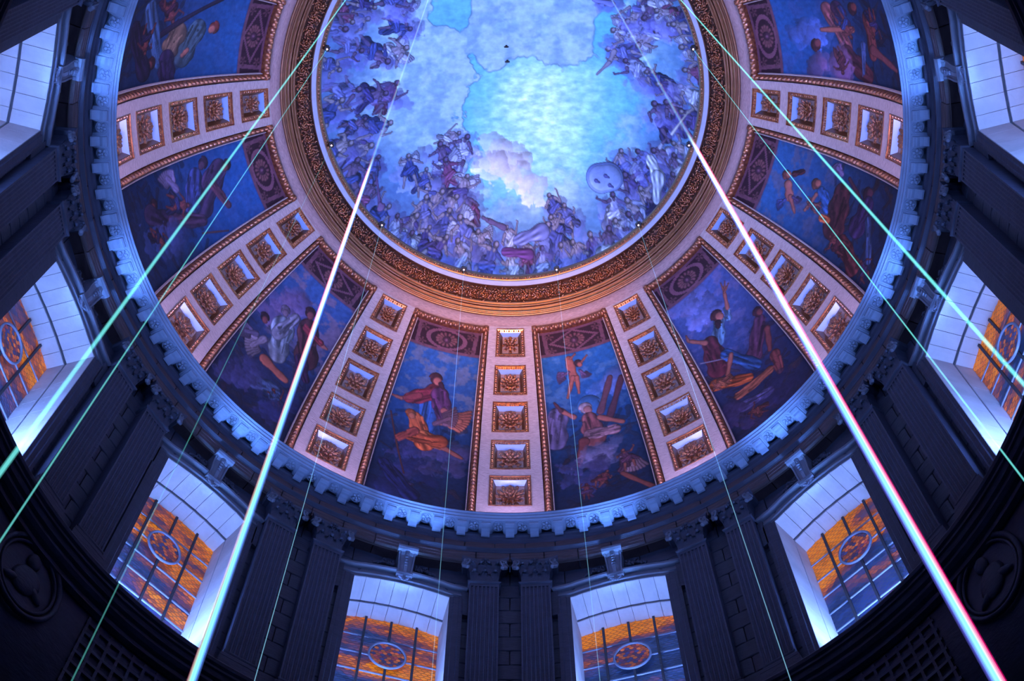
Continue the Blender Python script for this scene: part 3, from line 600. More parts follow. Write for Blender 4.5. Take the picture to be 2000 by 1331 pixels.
def coffer_mesh(t0, t1):
    """stepped gilt coffer: outer leaf border, bevel, fillet, sunk plate"""
    o = D(0, (t0 + t1) / 2); mb = MB()
    hA = CA; dT = (t1 - t0)
    def ringpts(f, d, n=10):
        # f: inset fraction 0..1 measured in metres
        r = DC + DR * math.cos(R_((t0 + t1) / 2)); ma = math.degrees(f / r); mt = math.degrees(f / DR)
        a = hA - ma; b0 = t0 + mt; b1 = t1 - mt; P = []
        for i in range(n): P.append(D(-a + 2 * a * i / n, b0, d))
        for i in range(n): P.append(D(a, b0 + (b1 - b0) * i / n, d))
        for i in range(n): P.append(D(a - 2 * a * i / n, b1, d))
        for i in range(n): P.append(D(-a, b1 - (b1 - b0) * i / n, d))
        return P
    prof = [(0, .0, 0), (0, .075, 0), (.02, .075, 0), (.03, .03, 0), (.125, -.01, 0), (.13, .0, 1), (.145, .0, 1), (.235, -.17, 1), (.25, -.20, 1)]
    rings = [ringpts(f, d) for f, d, m in prof]
    for i in range(len(rings) - 1):
        if i < 5: mb.grid([rings[i], rings[i + 1]], closed_v=True, mi=0)
        else:
            A, B = rings[i] + rings[i][:1], rings[i + 1] + rings[i + 1][:1]
            for q in range(4): mb.grid([A[q * 10:q * 10 + 11], B[q * 10:q * 10 + 11]], mi=2 if q == 2 else 3)  # only the top bevel gets the blue-lit colour, other sides stay gilt
    a = rings[-1]; r = DC + DR * math.cos(R_((t0 + t1) / 2)); ma = hA - math.degrees(.24 / r); mt = math.degrees(.24 / DR)
    mb.grid([[D(-ma + 2 * ma * i / 6, t0 + mt + (dT - 2 * mt) * j / 6, -.18) for j in range(7)] for i in range(7)], mi=1)
    # leaf and bead border
    for side in range(4):
        L = (2 * R_(hA) * r) if side % 2 == 0 else R_(dT) * DR
        n = max(6, int(L / .095))
        for i in range(n):
            s = (i + .5) / n; f = .075; maa = math.degrees(f / r); mtt = math.degrees(f / DR)
            if side == 0: c = D(-hA + maa + 2 * (hA - maa) * s, t0 + mtt, .0)
            elif side == 1: c = D(hA - maa, t0 + mtt + (dT - 2 * mtt) * s, .0)
            elif side == 2: c = D(-hA + maa + 2 * (hA - maa) * s, t1 - mtt, .0)
            else: c = D(-hA + maa, t0 + mtt + (dT - 2 * mtt) * s, .0)
            if i % 2: e = (.018, .045, .045)
            else: e = (.040, .050, .050)
            ax = (e[0], 0, 0) if side % 2 == 0 else (e[1], 0, 0)
            ay = (0, 0, e[1]) if side % 2 == 0 else (0, 0, e[0])
            mb.ell(c, ax, (0, .045, 0), ay, 6, 4)
    return mb.mesh('coffer', [M['gold'], M['goldplate'], M['bevel'], M['goldband']], False, o), o
COF = [coffer_mesh(*r) for r in ROWS]
mb = MB()
def strip(a0, a1, b0, b1, na, nb):
    mb.grid([[D(a0 + (a1 - a0) * i / na, b0 + (b1 - b0) * j / nb, .05) for j in range(nb + 1)] for i in range(na + 1)])
for sx in (-1, 1): strip(sx * CA, sx * RA, TH0, TH1, 2, 60)
edges = [TH0] + [x for r in reversed(ROWS) for x in r] + [TH1]
for i in range(0, len(edges), 2): strip(-CA, CA, edges[i], edges[i + 1], 8, 3)
BAND = mb.mesh('rib_face', M['cream'], True, RO)
RIBL = {0: 'coffered cream and gilt rib at the bottom centre, standing upright in view', -30: 'coffered rib between the orange winged figure painting and the pale-robed one',
 30: 'coffered rib between the leaning-beams painting and the raised-arm painting', -60: 'coffered rib slanting at lower left, above the pale-robed painting',
 60: 'coffered rib slanting at lower right, crossed by the right thick laser beam', -90: 'coffered rib running sideways at upper left with thin beams in front', 90: 'coffered rib running sideways at upper right between two dark paintings',
 -120: 'coffered rib cut off by the top left edge of the view', 120: 'coffered rib cut off by the top right edge of the view'}
for az, lab in RIBL.items():
    loc, rz = cyl_to(RO[1], az, RO[2])
    e = empty('ceiling_rib', loc, rz, lab, 'dome rib')
    put('rib_face', BAND, e)
    for i, (me, o) in enumerate(COF):
        c = put('coffer', me, e, o - RO)
        t = (ROWS[i][0] + ROWS[i][1]) / 2
        r = DC + DR * math.cos(R_(t)); hw = R_(CA) * r - .25; hh = R_(ROWS[i][1] - ROWS[i][0]) / 2 * DR - .25
        ro = bpy.data.objects.new('rosette', ROS[(i + (abs(az) // 30)) % 3]); COL.objects.link(ro); ro.parent = c
        # local frame: x tangent, y up along the dome, z towards the room
        x = Vector((1, 0, 0)); y = Vector((0, -math.sin(R_(t)), math.cos(R_(t)))); z = Vector((0, -math.cos(R_(t)), -math.sin(R_(t))))
        s = Matrix((x * hw * 1.22, y * hh * 1.16, z * .34)).transposed().to_4x4()
        s.translation = z * -.18
        s.translation = D(0, t, -.17) - o
        ro.matrix_local = s

# ------------------------------------------------------------------ oculus rim
rim = empty('trim_1', (0, 0, 48.3), 0, kind='structure', label='gilt moulded rim with acanthus frieze around the fresco')
def rimpart(name, prof, m, n=180, smooth=True):
    mb = MB(); mb.rev(prof, 0, 360, n); return put(name, mb.mesh(name, m, smooth, (0, 0, 48.3)), rim)
q0 = D(0, TH1, .05); q1 = D(0, TH1, -.2)
rimpart('plain_band', [(q1[1], q1[2]), (q0[1], q0[2]), (7.70, 48.30), (7.68, 48.34)], M['bandstone'])
def cyma(r0, h0, r1, h1, b, n=6):
    return [(r0 + (r1 - r0) * i / n, h0 + (h1 - h0) * i / n - b * math.sin(math.pi * i / n)) for i in range(n + 1)]
rimpart('outer_moulding', [(7.70, 48.34)] + cyma(7.69, 48.27, 7.60, 48.27, .02, 4) + cyma(7.58, 48.32, 7.44, 48.36, .10) + [(7.43, 48.31), (7.38, 48.31), (7.37, 48.42)], M['goldband'])
rimpart('inner_moulding', [(7.37, 48.42)] + cyma(7.36, 48.36, 7.26, 48.42, .06) + [(7.25, 48.38), (7.21, 48.38), (7.20, 48.6)], M['goldband'])
rimpart('frieze_bed', [(7.20, 48.58), (7.0, 48.74), (6.76, 48.84), (6.74, 48.74), (6.70, 48.74)], M['umber'])
rimpart('ledge', [(6.70, 48.74), (6.69, 48.72), (6.56, 48.80), (6.55, 48.86)], M['rimpale'], smooth=False)
rimpart('bead_bed', [(6.55, 48.86)] + cyma(6.54, 48.86, 6.42, 48.98, .03) + [(6.41, 49.12), (6.9, 49.18), (8.4, 49.1)], M['goldband'])
mb = MB()
for i in range(300):
    a = i * 1.2; c = pol(6.475, a, 48.90)
    t = Vector((math.cos(R_(a)), -math.sin(R_(a)), 0)); n = Vector((math.sin(R_(a)), math.cos(R_(a)), 0))
    mb.ell(c, t * (.05 if i % 3 else .025), n * .045, (0, 0, .05), 6, 4)
put('bead_row', mb.mesh('bead_row', M['gold'], True, (0, 0, 48.3)), rim, kind='stuff')
def acanthus(v):
    mb = MB(); rnd = random.Random(40 + v)
    # local x tangent (-.24..24), y radial (+ outward, -.22..22), z up; leaves stand down from the bed
    for q in range(22):
        a = q * 2.4; r = .03 + .0092 * q; x = r * math.cos(a) * 1.15; y = r * math.sin(a)
        d = Vector((math.cos(a + 1.1), math.sin(a + 1.1), rnd.uniform(-.5, .1))).normalized()
        s = Vector((-d[1], d[0], 0)).normalized()
        mb.ell((x, y, -.08 + .35 * -y - rnd.uniform(0, .10)), d * rnd.uniform(.055, .095), s * rnd.uniform(.02, .036), (0, 0, rnd.uniform(.03, .07)), 6, 4)
    for q in range(20):
        a = rnd.uniform(0, 6.28); x = rnd.uniform(-.23, .23); y = rnd.uniform(-.2, .2)
        mb.ell((x, y, -.04 + .35 * -y), (.06 * math.cos(a), .06 * math.sin(a), -.02), (-.022 * math.sin(a), .022 * math.cos(a), 0), (0, 0, .04), 6, 4)
    for q in range(6): mb.ell((rnd.uniform(-.22, .22), rnd.uniform(-.18, .18), -.08), (.028, 0, 0), (0, .028, 0), (0, 0, .028), 6, 4)
    mb.tube([(.17 * math.cos(a) * (1 - a / 9), .17 * math.sin(a) * (1 - a / 9), -.05 - .06 * math.sin(a)) for a in np.linspace(0, 7, 14)], .02, 5)
    return mb.mesh('acanthus_scroll', M['gold'], True)
AC = [acanthus(v) for v in range(5)]
for i in range(96):
    a = i * 3.75; p = pol(6.98, a, 48.68) - Vector((0, 0, 48.3))
    o = put('acanthus_scroll', AC[(i * 3) % 5], rim, p, -R_(a)); o.scale = ((-1) ** i * 1.0, 1.0, 1.0)

# ------------------------------------------------------------------ main cornice
AZV = 127.5
cor = empty('trim_2', (0, 0, 39.5), 0, kind='structure', label='great modillion cornice at the foot of the painted dome')
def corpart(name, prof, m, n=180, smooth=False, parent=None, org=39.5):
    mb = MB(); mb.rev(prof, 0, 360, n); return put(name, mb.mesh(name, m, smooth, (0, 0, org)), parent or cor)
corpart('cornice_top', [(11.98, 39.75), (11.97, 39.70), (10.99, 39.66), (10.93, 39.66), (10.92, 39.61)], M['darkstone'])
corpart('cyma', [(10.92, 39.61)] + [(10.93 + .02 * i + .02 * math.sin(i * 1.5), 39.60 - .03 * i) for i in range(5)] + [(11.02, 39.47), (11.02, 39.40)], M['palestone'])
corpart('soffit', [(11.02, 39.40), (11.06, 39.38), (11.07, 39.42), (11.40, 39.42), (11.42, 39.58), (11.66, 39.60)], M['palestone'])
corpart('bed_moulding', [(11.52, 39.42), (11.52, 39.30), (11.56, 39.26), (11.60, 39.16), (11.64, 39.14), (11.66, 39.06)], M['darkstone'])
def modillion():
    mb = MB(); w0, w1 = .15, .13
    # scroll profile in (y radial, z), hanging under the soffit; y from 11.10 (front) to 11.54 (wall)
    pr = [(-.42, 0), (-.42, -.07), (-.38, -.12), (-.30, -.13), (-.22, -.10), (-.12, -.13), (-.03, -.2), (.02, -.2), (.02, 0)]
    n = len(pr); vs = [(-w1, y, z) for y, z in pr] + [(w1, y, z) for y, z in pr]
    mb.add(vs, [(i, i + 1, n + i + 1, n + i) for i in range(n - 1)] + [tuple(range(n - 1, -1, -1)), tuple(range(n, 2 * n))])
    mb.box(-w0 - .03, w0 + .03, -.45, .02, -.03, .03)
    mb.box(-w0 - .06, w0 + .06, -.46, .02, .0, .03)
    mb.tube([(-w1 - .01, -.37, -.075), (w1 + .01, -.37, -.075)], .06, 8)
    return mb.mesh('modillion', M['palestone'])
def soffit_flower():
    mb = MB()
    for k in range(5):
        a = k / 5 * 6.283; mb.ell((.09 * math.cos(a), .09 * math.sin(a), -.03), (.06 * math.cos(a), .06 * math.sin(a), 0), (-.045 * math.sin(a), .045 * math.cos(a), 0), (0, 0, .03), 8, 4)
    mb.ell((0, 0, -.05), (.035, 0, 0), (0, .035, 0), (0, 0, .03), 8, 4)
    mb.tube([(.165 * math.cos(a), .165 * math.sin(a), -.01) for a in np.linspace(0, 2 * math.pi, 17)[:-1]], .016, 5, closed=True)
    return mb.mesh('soffit_flower', M['palestone'], True)
MO = modillion(); SFm = soffit_flower()
for i in range(-33, 34):
    a = i * 3.75
    put('modillion', MO, cor, pol(11.52, a, -.08 - .03), -R_(a))
    if i < 33: put('soffit_flower', SFm, cor, pol(11.27, a + 1.875, -.08), -R_(a + 1.875))

# ------------------------------------------------------------------ entablature under the cornice
ent = empty('trim_3', (0, 0, 38.5), 0, kind='structure', label='stone frieze and architrave running above the pilasters')
def polblock(w_az, r, dep, h0, h1, ch=.012, name='block', steps=None):
    """curved stone centred on azimuth 0, front at radius r; steps: list of (r,h) down the face"""
    mb = MB(); n = 4; g = .07
    rows = []
    pr = steps or [(r + ch, h0), (r, h0 + ch), (r, h1 - ch), (r + ch, h1)]
    for i in range(n + 1):
        a = -w_az / 2 + g + (w_az - 2 * g) * i / n; e = ch if i in (0, n) else 0
        rows.append([pol(rr + e, a, h) for rr, h in [(r + dep, h0)] + pr + [(r + dep, h1)]])
    mb.grid(rows); k = len(pr) + 2
    mb.f.append(tuple(range(k))); mb.m.append(0); mb.f.append(tuple(n * k + j for j in reversed(range(k)))); mb.m.append(0)
    return mb
mb = MB(); mb.rev([(11.78, 37.9), (11.78, 39.2)], 0, 360, 120)
put('joint_core', mb.mesh('joint_core', M['joint'], True, (0, 0, 38.5)), ent)
FB = polblock(4.5, 11.66, .12, 38.56, 39.07).mesh('frieze_block', M['warmstone'], False, (0, 11.7, 38.5))
ABm = polblock(5.0, 11.60, .64, 38.0, 38.44, steps=[(11.68, 38.0), (11.68, 38.13), (11.665, 38.14), (11.665, 38.28), (11.65, 38.29), (11.65, 38.43)]).mesh('architrave_block', M['warmstone'], False, (0, 11.7, 38.5))
for i in range(-28, 29): put('frieze_block', FB, ent, pol(11.7, i * 4.5, 0), -R_(i * 4.5))
for i in range(-25, 26): put('architrave_block', ABm, ent, pol(11.7, i * 5 + 2.5, 0), -R_(i * 5 + 2.5))
mb = MB(); mb.rev([(11.8, 38.43), (11.64, 38.44), (11.62, 38.47), (11.56, 38.50), (11.54, 38.51), (11.54, 38.55), (11.8, 38.57)], 0, 360, 180)
put('architrave_moulding', mb.mesh('architrave_moulding', M['darkstone'], False, (0, 0, 38.5)), ent)

# ------------------------------------------------------------------ drum wall between and over the windows
core = MB()
for k in range(12):
    a0 = k * 30 - 7.75; a1 = k * 30 + 7.75; n = 8
    ring = [(12.22, 28.6), (12.22, 38.3)]
    core.grid([[pol(r, a0 + (a1 - a0) * i / n, h) for r, h in ring] for i in range(n + 1)])
    for a in (a0, a1): core.grid([[pol(12.22, a, 28.6), pol(12.22, a, 38.3)], [pol(14.2, a, 28.6), pol(14.2, a, 38.3)]])
    b0 = a1; b1 = b0 + 14.5
    for h0, h1 in ((36.75, 38.3), (28.6, 29.3)):
        core.grid([[pol(12.22, b0 + (b1 - b0) * i / n, h) for h in (h0, h1)] for i in range(n + 1)])
        h = h0 if h0 > 33 else h1
        core.grid([[pol(r, b0 + (b1 - b0) * i / n, h) for r in (12.22, 14.2)] for i in range(n + 1)])
core.rev([(14.2, 28.6), (14.2, 38.3)], 0, 360, 72)
put('wall_drum', core.mesh('wall_drum', M['joint'], False, (0, 0, 30)), loc=(0, 0, 30), kind='structure')

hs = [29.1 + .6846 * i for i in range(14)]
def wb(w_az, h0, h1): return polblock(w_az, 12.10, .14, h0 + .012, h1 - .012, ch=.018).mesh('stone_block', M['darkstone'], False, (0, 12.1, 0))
WB = {}
for az in range(-120, 121, 30):
    e = empty('wall_pier', pol(12.1, az, 29.1), -R_(az), kind='structure')
    def blk(a, w_, i, top=None):
        key = (w_, i, top)
        if key not in WB: WB[key] = wb(w_, hs[i], top or min(hs[i + 1], 38.0))
        p = Vector((12.1 * math.sin(R_(a)), 12.1 * math.cos(R_(a)) - 12.1, -29.1))
        put('stone_block', WB[key], e, p, -R_(a))
    for i in range(13):
        if i % 2: blk(0, 3.6, i)
        else: blk(-.9, 1.8, i); blk(.9, 1.8, i)
        for s in (-1, 1): blk(s * 6.6, 2.2, i)
    if az < 120:
        for i, t in ((12, None),):
            for q, (a, w_) in enumerate(((9.8, 4.2), (13.6, 3.4), (16.9, 3.2), (20.5, 4.0))): blk(a, w_, i)
        for q, a in enumerate((9.6, 12.9, 17.1, 20.4)): blk(a, (3.8, 2.8, 2.8, 3.8)[q], 11)

# ------------------------------------------------------------------ windows
WO = Vector((0, 12.0, 29.3))
def arch(u, h=36.28): return h + .17 * (1 - (u / 1.4) ** 2)
def W(u, y, h): return (u - WO.x, y - WO.y, h - WO.z)
def vouss(u0, u1, y0, y1, lift, ch=.012):
    mb = MB(); n = 3; b = .0; g = .006; P = []
    for i in range(n + 1):
        u = u0 + g + (u1 - u0 - 2 * g) * i / n; z = arch(u) + lift + (ch if i in (0, n) else 0)
        P.append([W(u, y0, z + .3), W(u, y0, z + ch), W(u, y0 + ch, z), W(u, y1 - ch, z), W(u, y1, z + ch), W(u, y1, z + .3)])
    mb.grid(P); mb.f.append(tuple(range(6))); mb.m.append(0); mb.f.append(tuple(n * 6 + j for j in reversed(range(6)))); mb.m.append(0)
    return mb.mesh('soffit_block', M['reveal'])
def jamb(s, y0, y1, h0, h1, inset, ch=.012):
    mb = MB(); u = s * (1.4 + inset); g = .005; U = s * (1.4 + .26)
    v = [(U, y0), (u + s * ch, y0), (u, y0 + ch), (u, y1 - ch), (u + s * ch, y1), (U, y1)]
    P = [[W(a, b, h0 + g) for a, b in v], [W(a, b, h1 - g) for a, b in v]]
    mb.grid(P); mb.f += [tuple(range(6)), tuple(6 + j for j in reversed(range(6)))]; mb.m += [0, 0]
    return mb.mesh('jamb_block', M['reveal'])
US = [-1.42, -1.05, -.63, -.21, .21, .63, 1.05, 1.42]
REV = []
for i in range(7):
    REV.append(('soffit_block', vouss(US[i], US[i + 1], 11.93, 12.72, 0))); REV.append(('soffit_block', vouss(US[i], US[i + 1], 12.80, 13.36, .03)))
JH = [29.3, 30.25, 31.2, 32.1, 33.0, 33.9, 34.8, 35.7, 36.42]
for s in (-1, 1):
    for i in range(8): REV.append(('jamb_block', jamb(s, 11.93, 12.72, JH[i], JH[i + 1], 0))); REV.append(('jamb_block', jamb(s, 12.80, 13.36, JH[i], JH[i + 1], .02)))
mb = MB()                                            # dark rebate strip between the two rows
mb.grid([[W(u, y, arch(u) + .10) for y in (12.70, 12.82)] for u in np.linspace(-1.5, 1.5, 12)])
for s in (-1, 1): mb.grid([[W(s * 1.50, y, h) for y in (12.70, 12.82)] for h in (29.3, 36.5)])
REBATE = mb.mesh('rebate', M['bar'])
mb = MB(); mb.box(-1.66, 1.66, -.1, 1.5, -.25, 0.0); mb.box(-1.9, 1.9, -.22, -.1, -.2, .03); SILL = mb.mesh('sill', M['reveal'])
# moulded surround
def surround():
    mb = MB(); out = []
    pr = [(12.24, .05), (11.93, .05), (11.90, -.01), (11.895, .10), (11.85, .12), (11.85, .19), (11.90, .21), (11.90, .38), (11.76, .43), (11.75, .50), (12.24, .54)]
    uu = np.linspace(-1.86, 1.86, 17)
    mb.grid([[W(u * (1 if q < 8 else 1.02), y, (arch(min(1.4, abs(u))) if True else 0) + h) for q, (y, h) in enumerate(pr)] for u in uu])
    for i in (0, 16):
        k = len(pr); b = i * k; mb.f.append(tuple(b + j for j in (range(k) if i == 0 else reversed(range(k))))); mb.m.append(0)
    head = mb.mesh('surround_head', M['midstone'])
    sides = []
    for s in (-1, 1):
        mb = MB(); pu = [(1.43, 12.24), (1.43, 11.93), (1.395, 11.90), (1.50, 11.895), (1.52, 11.86), (1.66, 11.86), (1.68, 11.83), (1.78, 11.83), (1.79, 12.24)]
        mb.grid([[W(s * u, y, h) for u, y in pu] for h in (29.3, 36.30)])
        x0, x1 = sorted((s * 1.74, s * 1.93)); mb.box(x0 - WO.x, x1, -.17, .22, 6.1, 7.35)
        sides.append(mb.mesh('surround_side', M['darkstone']))
    return head, sides
SH, SS = surround()
def keystone():
    mb = MB(); pr = []
    for i in range(22):
        t = i / 21; z = 38.0 - t * 1.45; y = 11.55 + .30 * t + .05 * math.sin(t * 6.28) + (.0 if t > .2 else .06 * math.cos(t * 15))
        pr.append((y, z))
    k = len(pr); wd = lambda t: .27 - .07 * t
    rows = []
    for f in (-1, -.8, -.72, -.3, -.22, .22, .3, .72, .8, 1):
        dep = .0 if abs(f) in (1, .8, .3) else (.03 if abs(f) == .72 else .05)
        if abs(f) == .22: dep = -.03
        rows.append([W(f * wd(i / 21), y + dep, z) for i, (y, z) in enumerate(pr)])
    mb.grid(rows)
    for s in (-1, 1):
        a = [W(s * wd(i / 21), y, z) for i, (y, z) in enumerate(pr)]; b = [W(s * wd(i / 21), 12.2, z) for i, (y, z) in enumerate(pr)]
        mb.grid([a, b])
    mb.tube([W(-.30, 11.60, 37.85), W(.30, 11.60, 37.85)], .13, 10); mb.tube([W(-.24, 11.80, 36.75), W(.24, 11.80, 36.75)], .09, 10)
    for q in range(5):
        a = (q - 2) * .5; mb.ell(W(.12 * math.sin(a), 11.76, 36.52 - .06 * math.cos(a)), (.04, 0, 0), (0, .04, 0), (.07 * math.sin(a), .0, .10 * math.cos(a)), 6, 4)
    for q in range(9): mb.ell(W(0, 11.57 + .03 * q, 37.5 - .1 * q), (.07, 0, 0), (0, .04, 0), (0, 0, .045), 6, 4)
    return mb.mesh('keystone', M['midstone'])
KS = keystone()
def garland(s):
    mb = MB(); rnd = random.Random(3)
    for q in range(46):
        t = q / 45; u = s * (.32 + 1.15 * t); z = 37.50 - .75 * t + .22 * math.sin(t * 5) + rnd.uniform(-.12, .12) * (1.1 - t)
        a = rnd.uniform(0, 3.1)
        mb.ell(W(u, 11.98 + rnd.uniform(-.05, .03), z), (.085 * math.cos(a), 0, .085 * math.sin(a)), (0, .05, 0), (-.035 * math.sin(a), 0, .035 * math.cos(a)), 6, 4)
    mb.tube([W(s * (.3 + 1.2 * t), 12.0, 37.50 - .75 * t + .22 * math.sin(t * 5)) for t in np.linspace(0, 1, 12)], .04, 6)
    return mb.mesh('garland', M['darkstone'], True)
GA = {s: garland(s) for s in (-1, 1)}
YG = 13.30
mb = MB(); mb.box(-1.42, 1.42, YG - 12 + .03, YG - 12 + .06, 0, 7.3); LEADM = mb.mesh('lead_sheet', M['lead'])
def bar(u0, u1, h0, h1, y, t, m, nm):
    mb = MB(); mb.box(u0, u1, y - t - 12, y - 12, h0 - 29.3, h1 - 29.3); return mb.mesh(nm, M[m])
VB = [bar(u - .035, u + .035, 29.3, 36.42, YG - .02, .06, 'bar', 'upright_bar') for u in (-.75, 0, .75)]
RH = [36.62, 35.45, 34.60, 33.78, 32.95, 32.12, 31.28, 30.44, 29.32]
HBm = [bar(-1.42, 1.42, h - .022, h + .022, YG - .01, .035, 'saddle', 'saddle_bar') for h in RH[1:-1]]
mb = MB(); mb.tube([W(.52 * math.cos(a), YG - .12, 34.62 + .60 * math.sin(a)) for a in np.linspace(0, 2 * math.pi, 33)[:-1]], .038, 6, closed=True)
OVM = mb.mesh('oval_frame', M['saddle'], True)
def clip(poly, axis, val, keep_less):
    out = []
    for i in range(len(poly)):
        a, b = poly[i - 1], poly[i]; ia = (a[axis] <= val) if keep_less else (a[axis] >= val); ib = (b[axis] <= val) if keep_less else (b[axis] >= val)
        if ia != ib:
            t = (val - a[axis]) / (b[axis] - a[axis]); out.append((a[0] + t * (b[0] - a[0]), a[1] + t * (b[1] - a[1])))
        if ib: out.append(b)
    return out
AMB, RUST, NAVY, SKYB, PLUM = [np.array(c) for c in ((226, 118, 30), (160, 74, 52), (22, 38, 84), (44, 70, 130), (78, 42, 70))]
WB_ = {-105: 0, -75: -.04, -45: .08, -15: .14, 15: -.06, 45: .06, 75: -.05, 105: 0}
def pane_mesh(u0, u1, h0, h1, seed, az):
    mb = MB(); cw, chh = .185, .135; e = .006
    for j in range(int((h0 - 29) / (chh * .75)) - 1, int((h1 - 29) / (chh * .75)) + 3):
        for i in range(-10, 11):
            cx = (i + .5 * (j % 2)) * cw; cz = 29 + j * chh * .75
            P = [(cx + a * cw * .47, cz + b * chh * .5 * .94) for a, b in ((-1, .33), (0, 1), (1, .33), (1, -.33), (0, -1), (-1, -.33))]
            for ax, v, l in ((0, u0 + e, 0), (0, u1 - e, 1), (1, h0 + e, 0), (1, h1 - e, 1)):
                P = clip(P, ax, v, l)
                if len(P) < 3: break
            if len(P) < 3: continue
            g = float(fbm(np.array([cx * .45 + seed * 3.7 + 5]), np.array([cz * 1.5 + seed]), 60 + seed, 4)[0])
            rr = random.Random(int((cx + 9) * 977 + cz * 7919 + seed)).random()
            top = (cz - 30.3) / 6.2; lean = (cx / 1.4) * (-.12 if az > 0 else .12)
            a = g * 1.6 - .56 + .92 * (top - .5) + lean + (rr - .5) * .10  # spread of the projected amber light over the panes, stronger towards the top
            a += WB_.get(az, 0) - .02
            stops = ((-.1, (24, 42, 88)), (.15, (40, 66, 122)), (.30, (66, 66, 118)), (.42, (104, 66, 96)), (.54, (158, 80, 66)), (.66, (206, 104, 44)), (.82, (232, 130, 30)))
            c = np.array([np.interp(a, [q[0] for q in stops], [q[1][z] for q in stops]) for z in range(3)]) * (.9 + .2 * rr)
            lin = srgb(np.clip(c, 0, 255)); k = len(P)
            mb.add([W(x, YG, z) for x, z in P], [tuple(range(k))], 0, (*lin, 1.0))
    return mb.mesh('pane', M['glass'])
def oval_glass(seed):
    mb = MB(); rnd = random.Random(seed); n = 5
    for i in range(-4, 5):
        for j in range(-6, 7):
            cx = (i + .5 * (j % 2)) * .13; cz = j * .1
            if (cx / .50) ** 2 + (cz / .58) ** 2 > .92: continue
            P = [(cx + a * .061, cz + b * .062) for a, b in ((-1, .4), (0, 1), (1, .4), (1, -.4), (0, -1), (-1, -.4))]
            c = np.array(rnd.choice([(150, 62, 66), (176, 84, 44), (84, 48, 90), (54, 56, 118), (198, 104, 50)])) * rnd.uniform(.7, 1.1)
            mb.add([W(x, YG - .10, z + 34.62) for x, z in P], [tuple(range(6))], 0, (*srgb(c), 1.0))
    mb.add([W(.52 * math.cos(a), YG - .09, 34.62 + .6 * math.sin(a)) for a in np.linspace(0, 2 * math.pi, 25)[:-1]], [tuple(range(24))], 0, (.012, .015, .03, 1))
    return mb.mesh('oval_pane', M['glass'])
WL = {-105: 'arched window niche cut off by the top left edge, showing only its bright blue reveal', -75: 'stained glass window at the left edge, crossed by the bright teal beam', -45: 'amber and blue stained glass window at lower left', -15: 'stained glass window at the bottom, left of centre, amber on top and blue below',
      15: 'stained glass window at the bottom, right of centre, mostly blue', 45: 'amber and blue stained glass window at lower right', 75: 'stained glass window at the right edge with a beam crossing its panes', 105: 'arched window niche cut off by the top right edge of the view'}
for k, (az, lab) in enumerate(WL.items()):
    e = empty('window_%d' % (k + 1), pol(12.0, az, 29.3), -R_(az), lab, None, None, 'structure')
    for nm, me in REV: put(nm, me, e)
    put('rebate', REBATE, e); put('sill', SILL, e); put('surround_head', SH, e)
    for me in SS: put('surround_side', me, e)
    put('keystone', KS, e)
    for s in (-1, 1): put('garland', GA[s], e)
    put('lead_sheet', LEADM, e, kind='stuff')
    ue = [-1.42, -.75, 0, .75, 1.42]
    for c in range(4):
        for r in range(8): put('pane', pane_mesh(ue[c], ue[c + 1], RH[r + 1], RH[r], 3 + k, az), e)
    for me in VB: put('upright_bar', me, e)
    for me in HBm: put('saddle_bar', me, e)
    put('oval_frame', OVM, e); put('oval_pane', oval_glass(k), e)

# ------------------------------------------------------------------ pilasters
PO = Vector((0, 11.9, 29.1))
def shaft():
    mb = MB(); pr = [(-.43, 12.22), (-.43, 11.72)]; n = 7; fw = .80 / n
    for i in range(n):
        u = -.40 + fw * i + fw / 2
        for j in range(6):
            t = j / 5; pr.append((u + (t - .5) * fw * .74, 11.72 + .035 * math.sin(math.pi * t)))
    pr += [(.43, 11.72), (.43, 12.22)]
    mb.grid([[(u, y - 11.9, h - 29.1) for u, y in pr] for h in (29.95, 36.62)])
    mb.box(-.43, .43, 11.72 - 11.9, .3, 36.60 - 29.1, 36.76 - 29.1)
    return mb.mesh('shaft', M['darkstone'])
def molding(prof, w):
    """profile (proud, h) wrapped round the three free sides of a pilaster"""
    mb = MB(); rows = []
    for side in range(4):
        r = []
        for p, h in prof:
            x = w + p; y = 11.72 - p
            r.append([(-x, 12.22), (-x, y), (x, y), (x, 12.22)][side])
        rows.append([(a - 0, b - 11.9, h - 29.1) for (a, b), (_, h) in zip(r, prof)])
    mb.grid(rows); return mb
SHM = shaft()
NEC = molding([(0, 36.74), (.045, 36.76), (.06, 36.80), (.045, 36.84), (0, 36.87)], .43).mesh('necking', M['darkstone'])
BAS = molding([(.0, 30.0), (.03, 29.97), (.03, 29.93), (.0, 29.86), (.06, 29.80), (.10, 29.73), (.10, 29.62), (.06, 29.56), (.13, 29.55), (.13, 29.10)], .43).mesh('base', M['darkstone'])
mb = molding([(0, 36.86), (.0, 37.2), (.03, 37.5), (.10, 37.80)], .41)
ab = []                                              # abacus: concave front slab
for h, g in ((37.80, .0), (37.86, .03), (37.88, .05), (37.99, .05)):
    row = []
    for i in range(13):
        t = i / 12 * 2 - 1; u = t * (.64 + g); y = 11.56 + .09 * (1 - t * t) * 1.4 - g
        row.append((u, y - 11.9, h - 29.1))
    ab.append([(-.64 - g, .32, h - 29.1)] + row + [(.64 + g, .32, h - 29.1)])
mb.grid(ab); k = len(mb.v) - 15; mb.f.append(tuple(range(k, k + 15))); mb.m.append(0); k = len(mb.v) - 60; mb.f.append(tuple(range(k, k + 15))[::-1]); mb.m.append(0)
for q in range(8):
    a = q / 8 * 6.283; mb.ell((.09 * math.cos(a), 11.60 - 11.9, 37.86 - 29.1 + .09 * math.sin(a)), (.055 * math.cos(a), 0, .055 * math.sin(a)), (0, .04, 0), (-.03 * math.sin(a), 0, .03 * math.cos(a)), 6, 4)
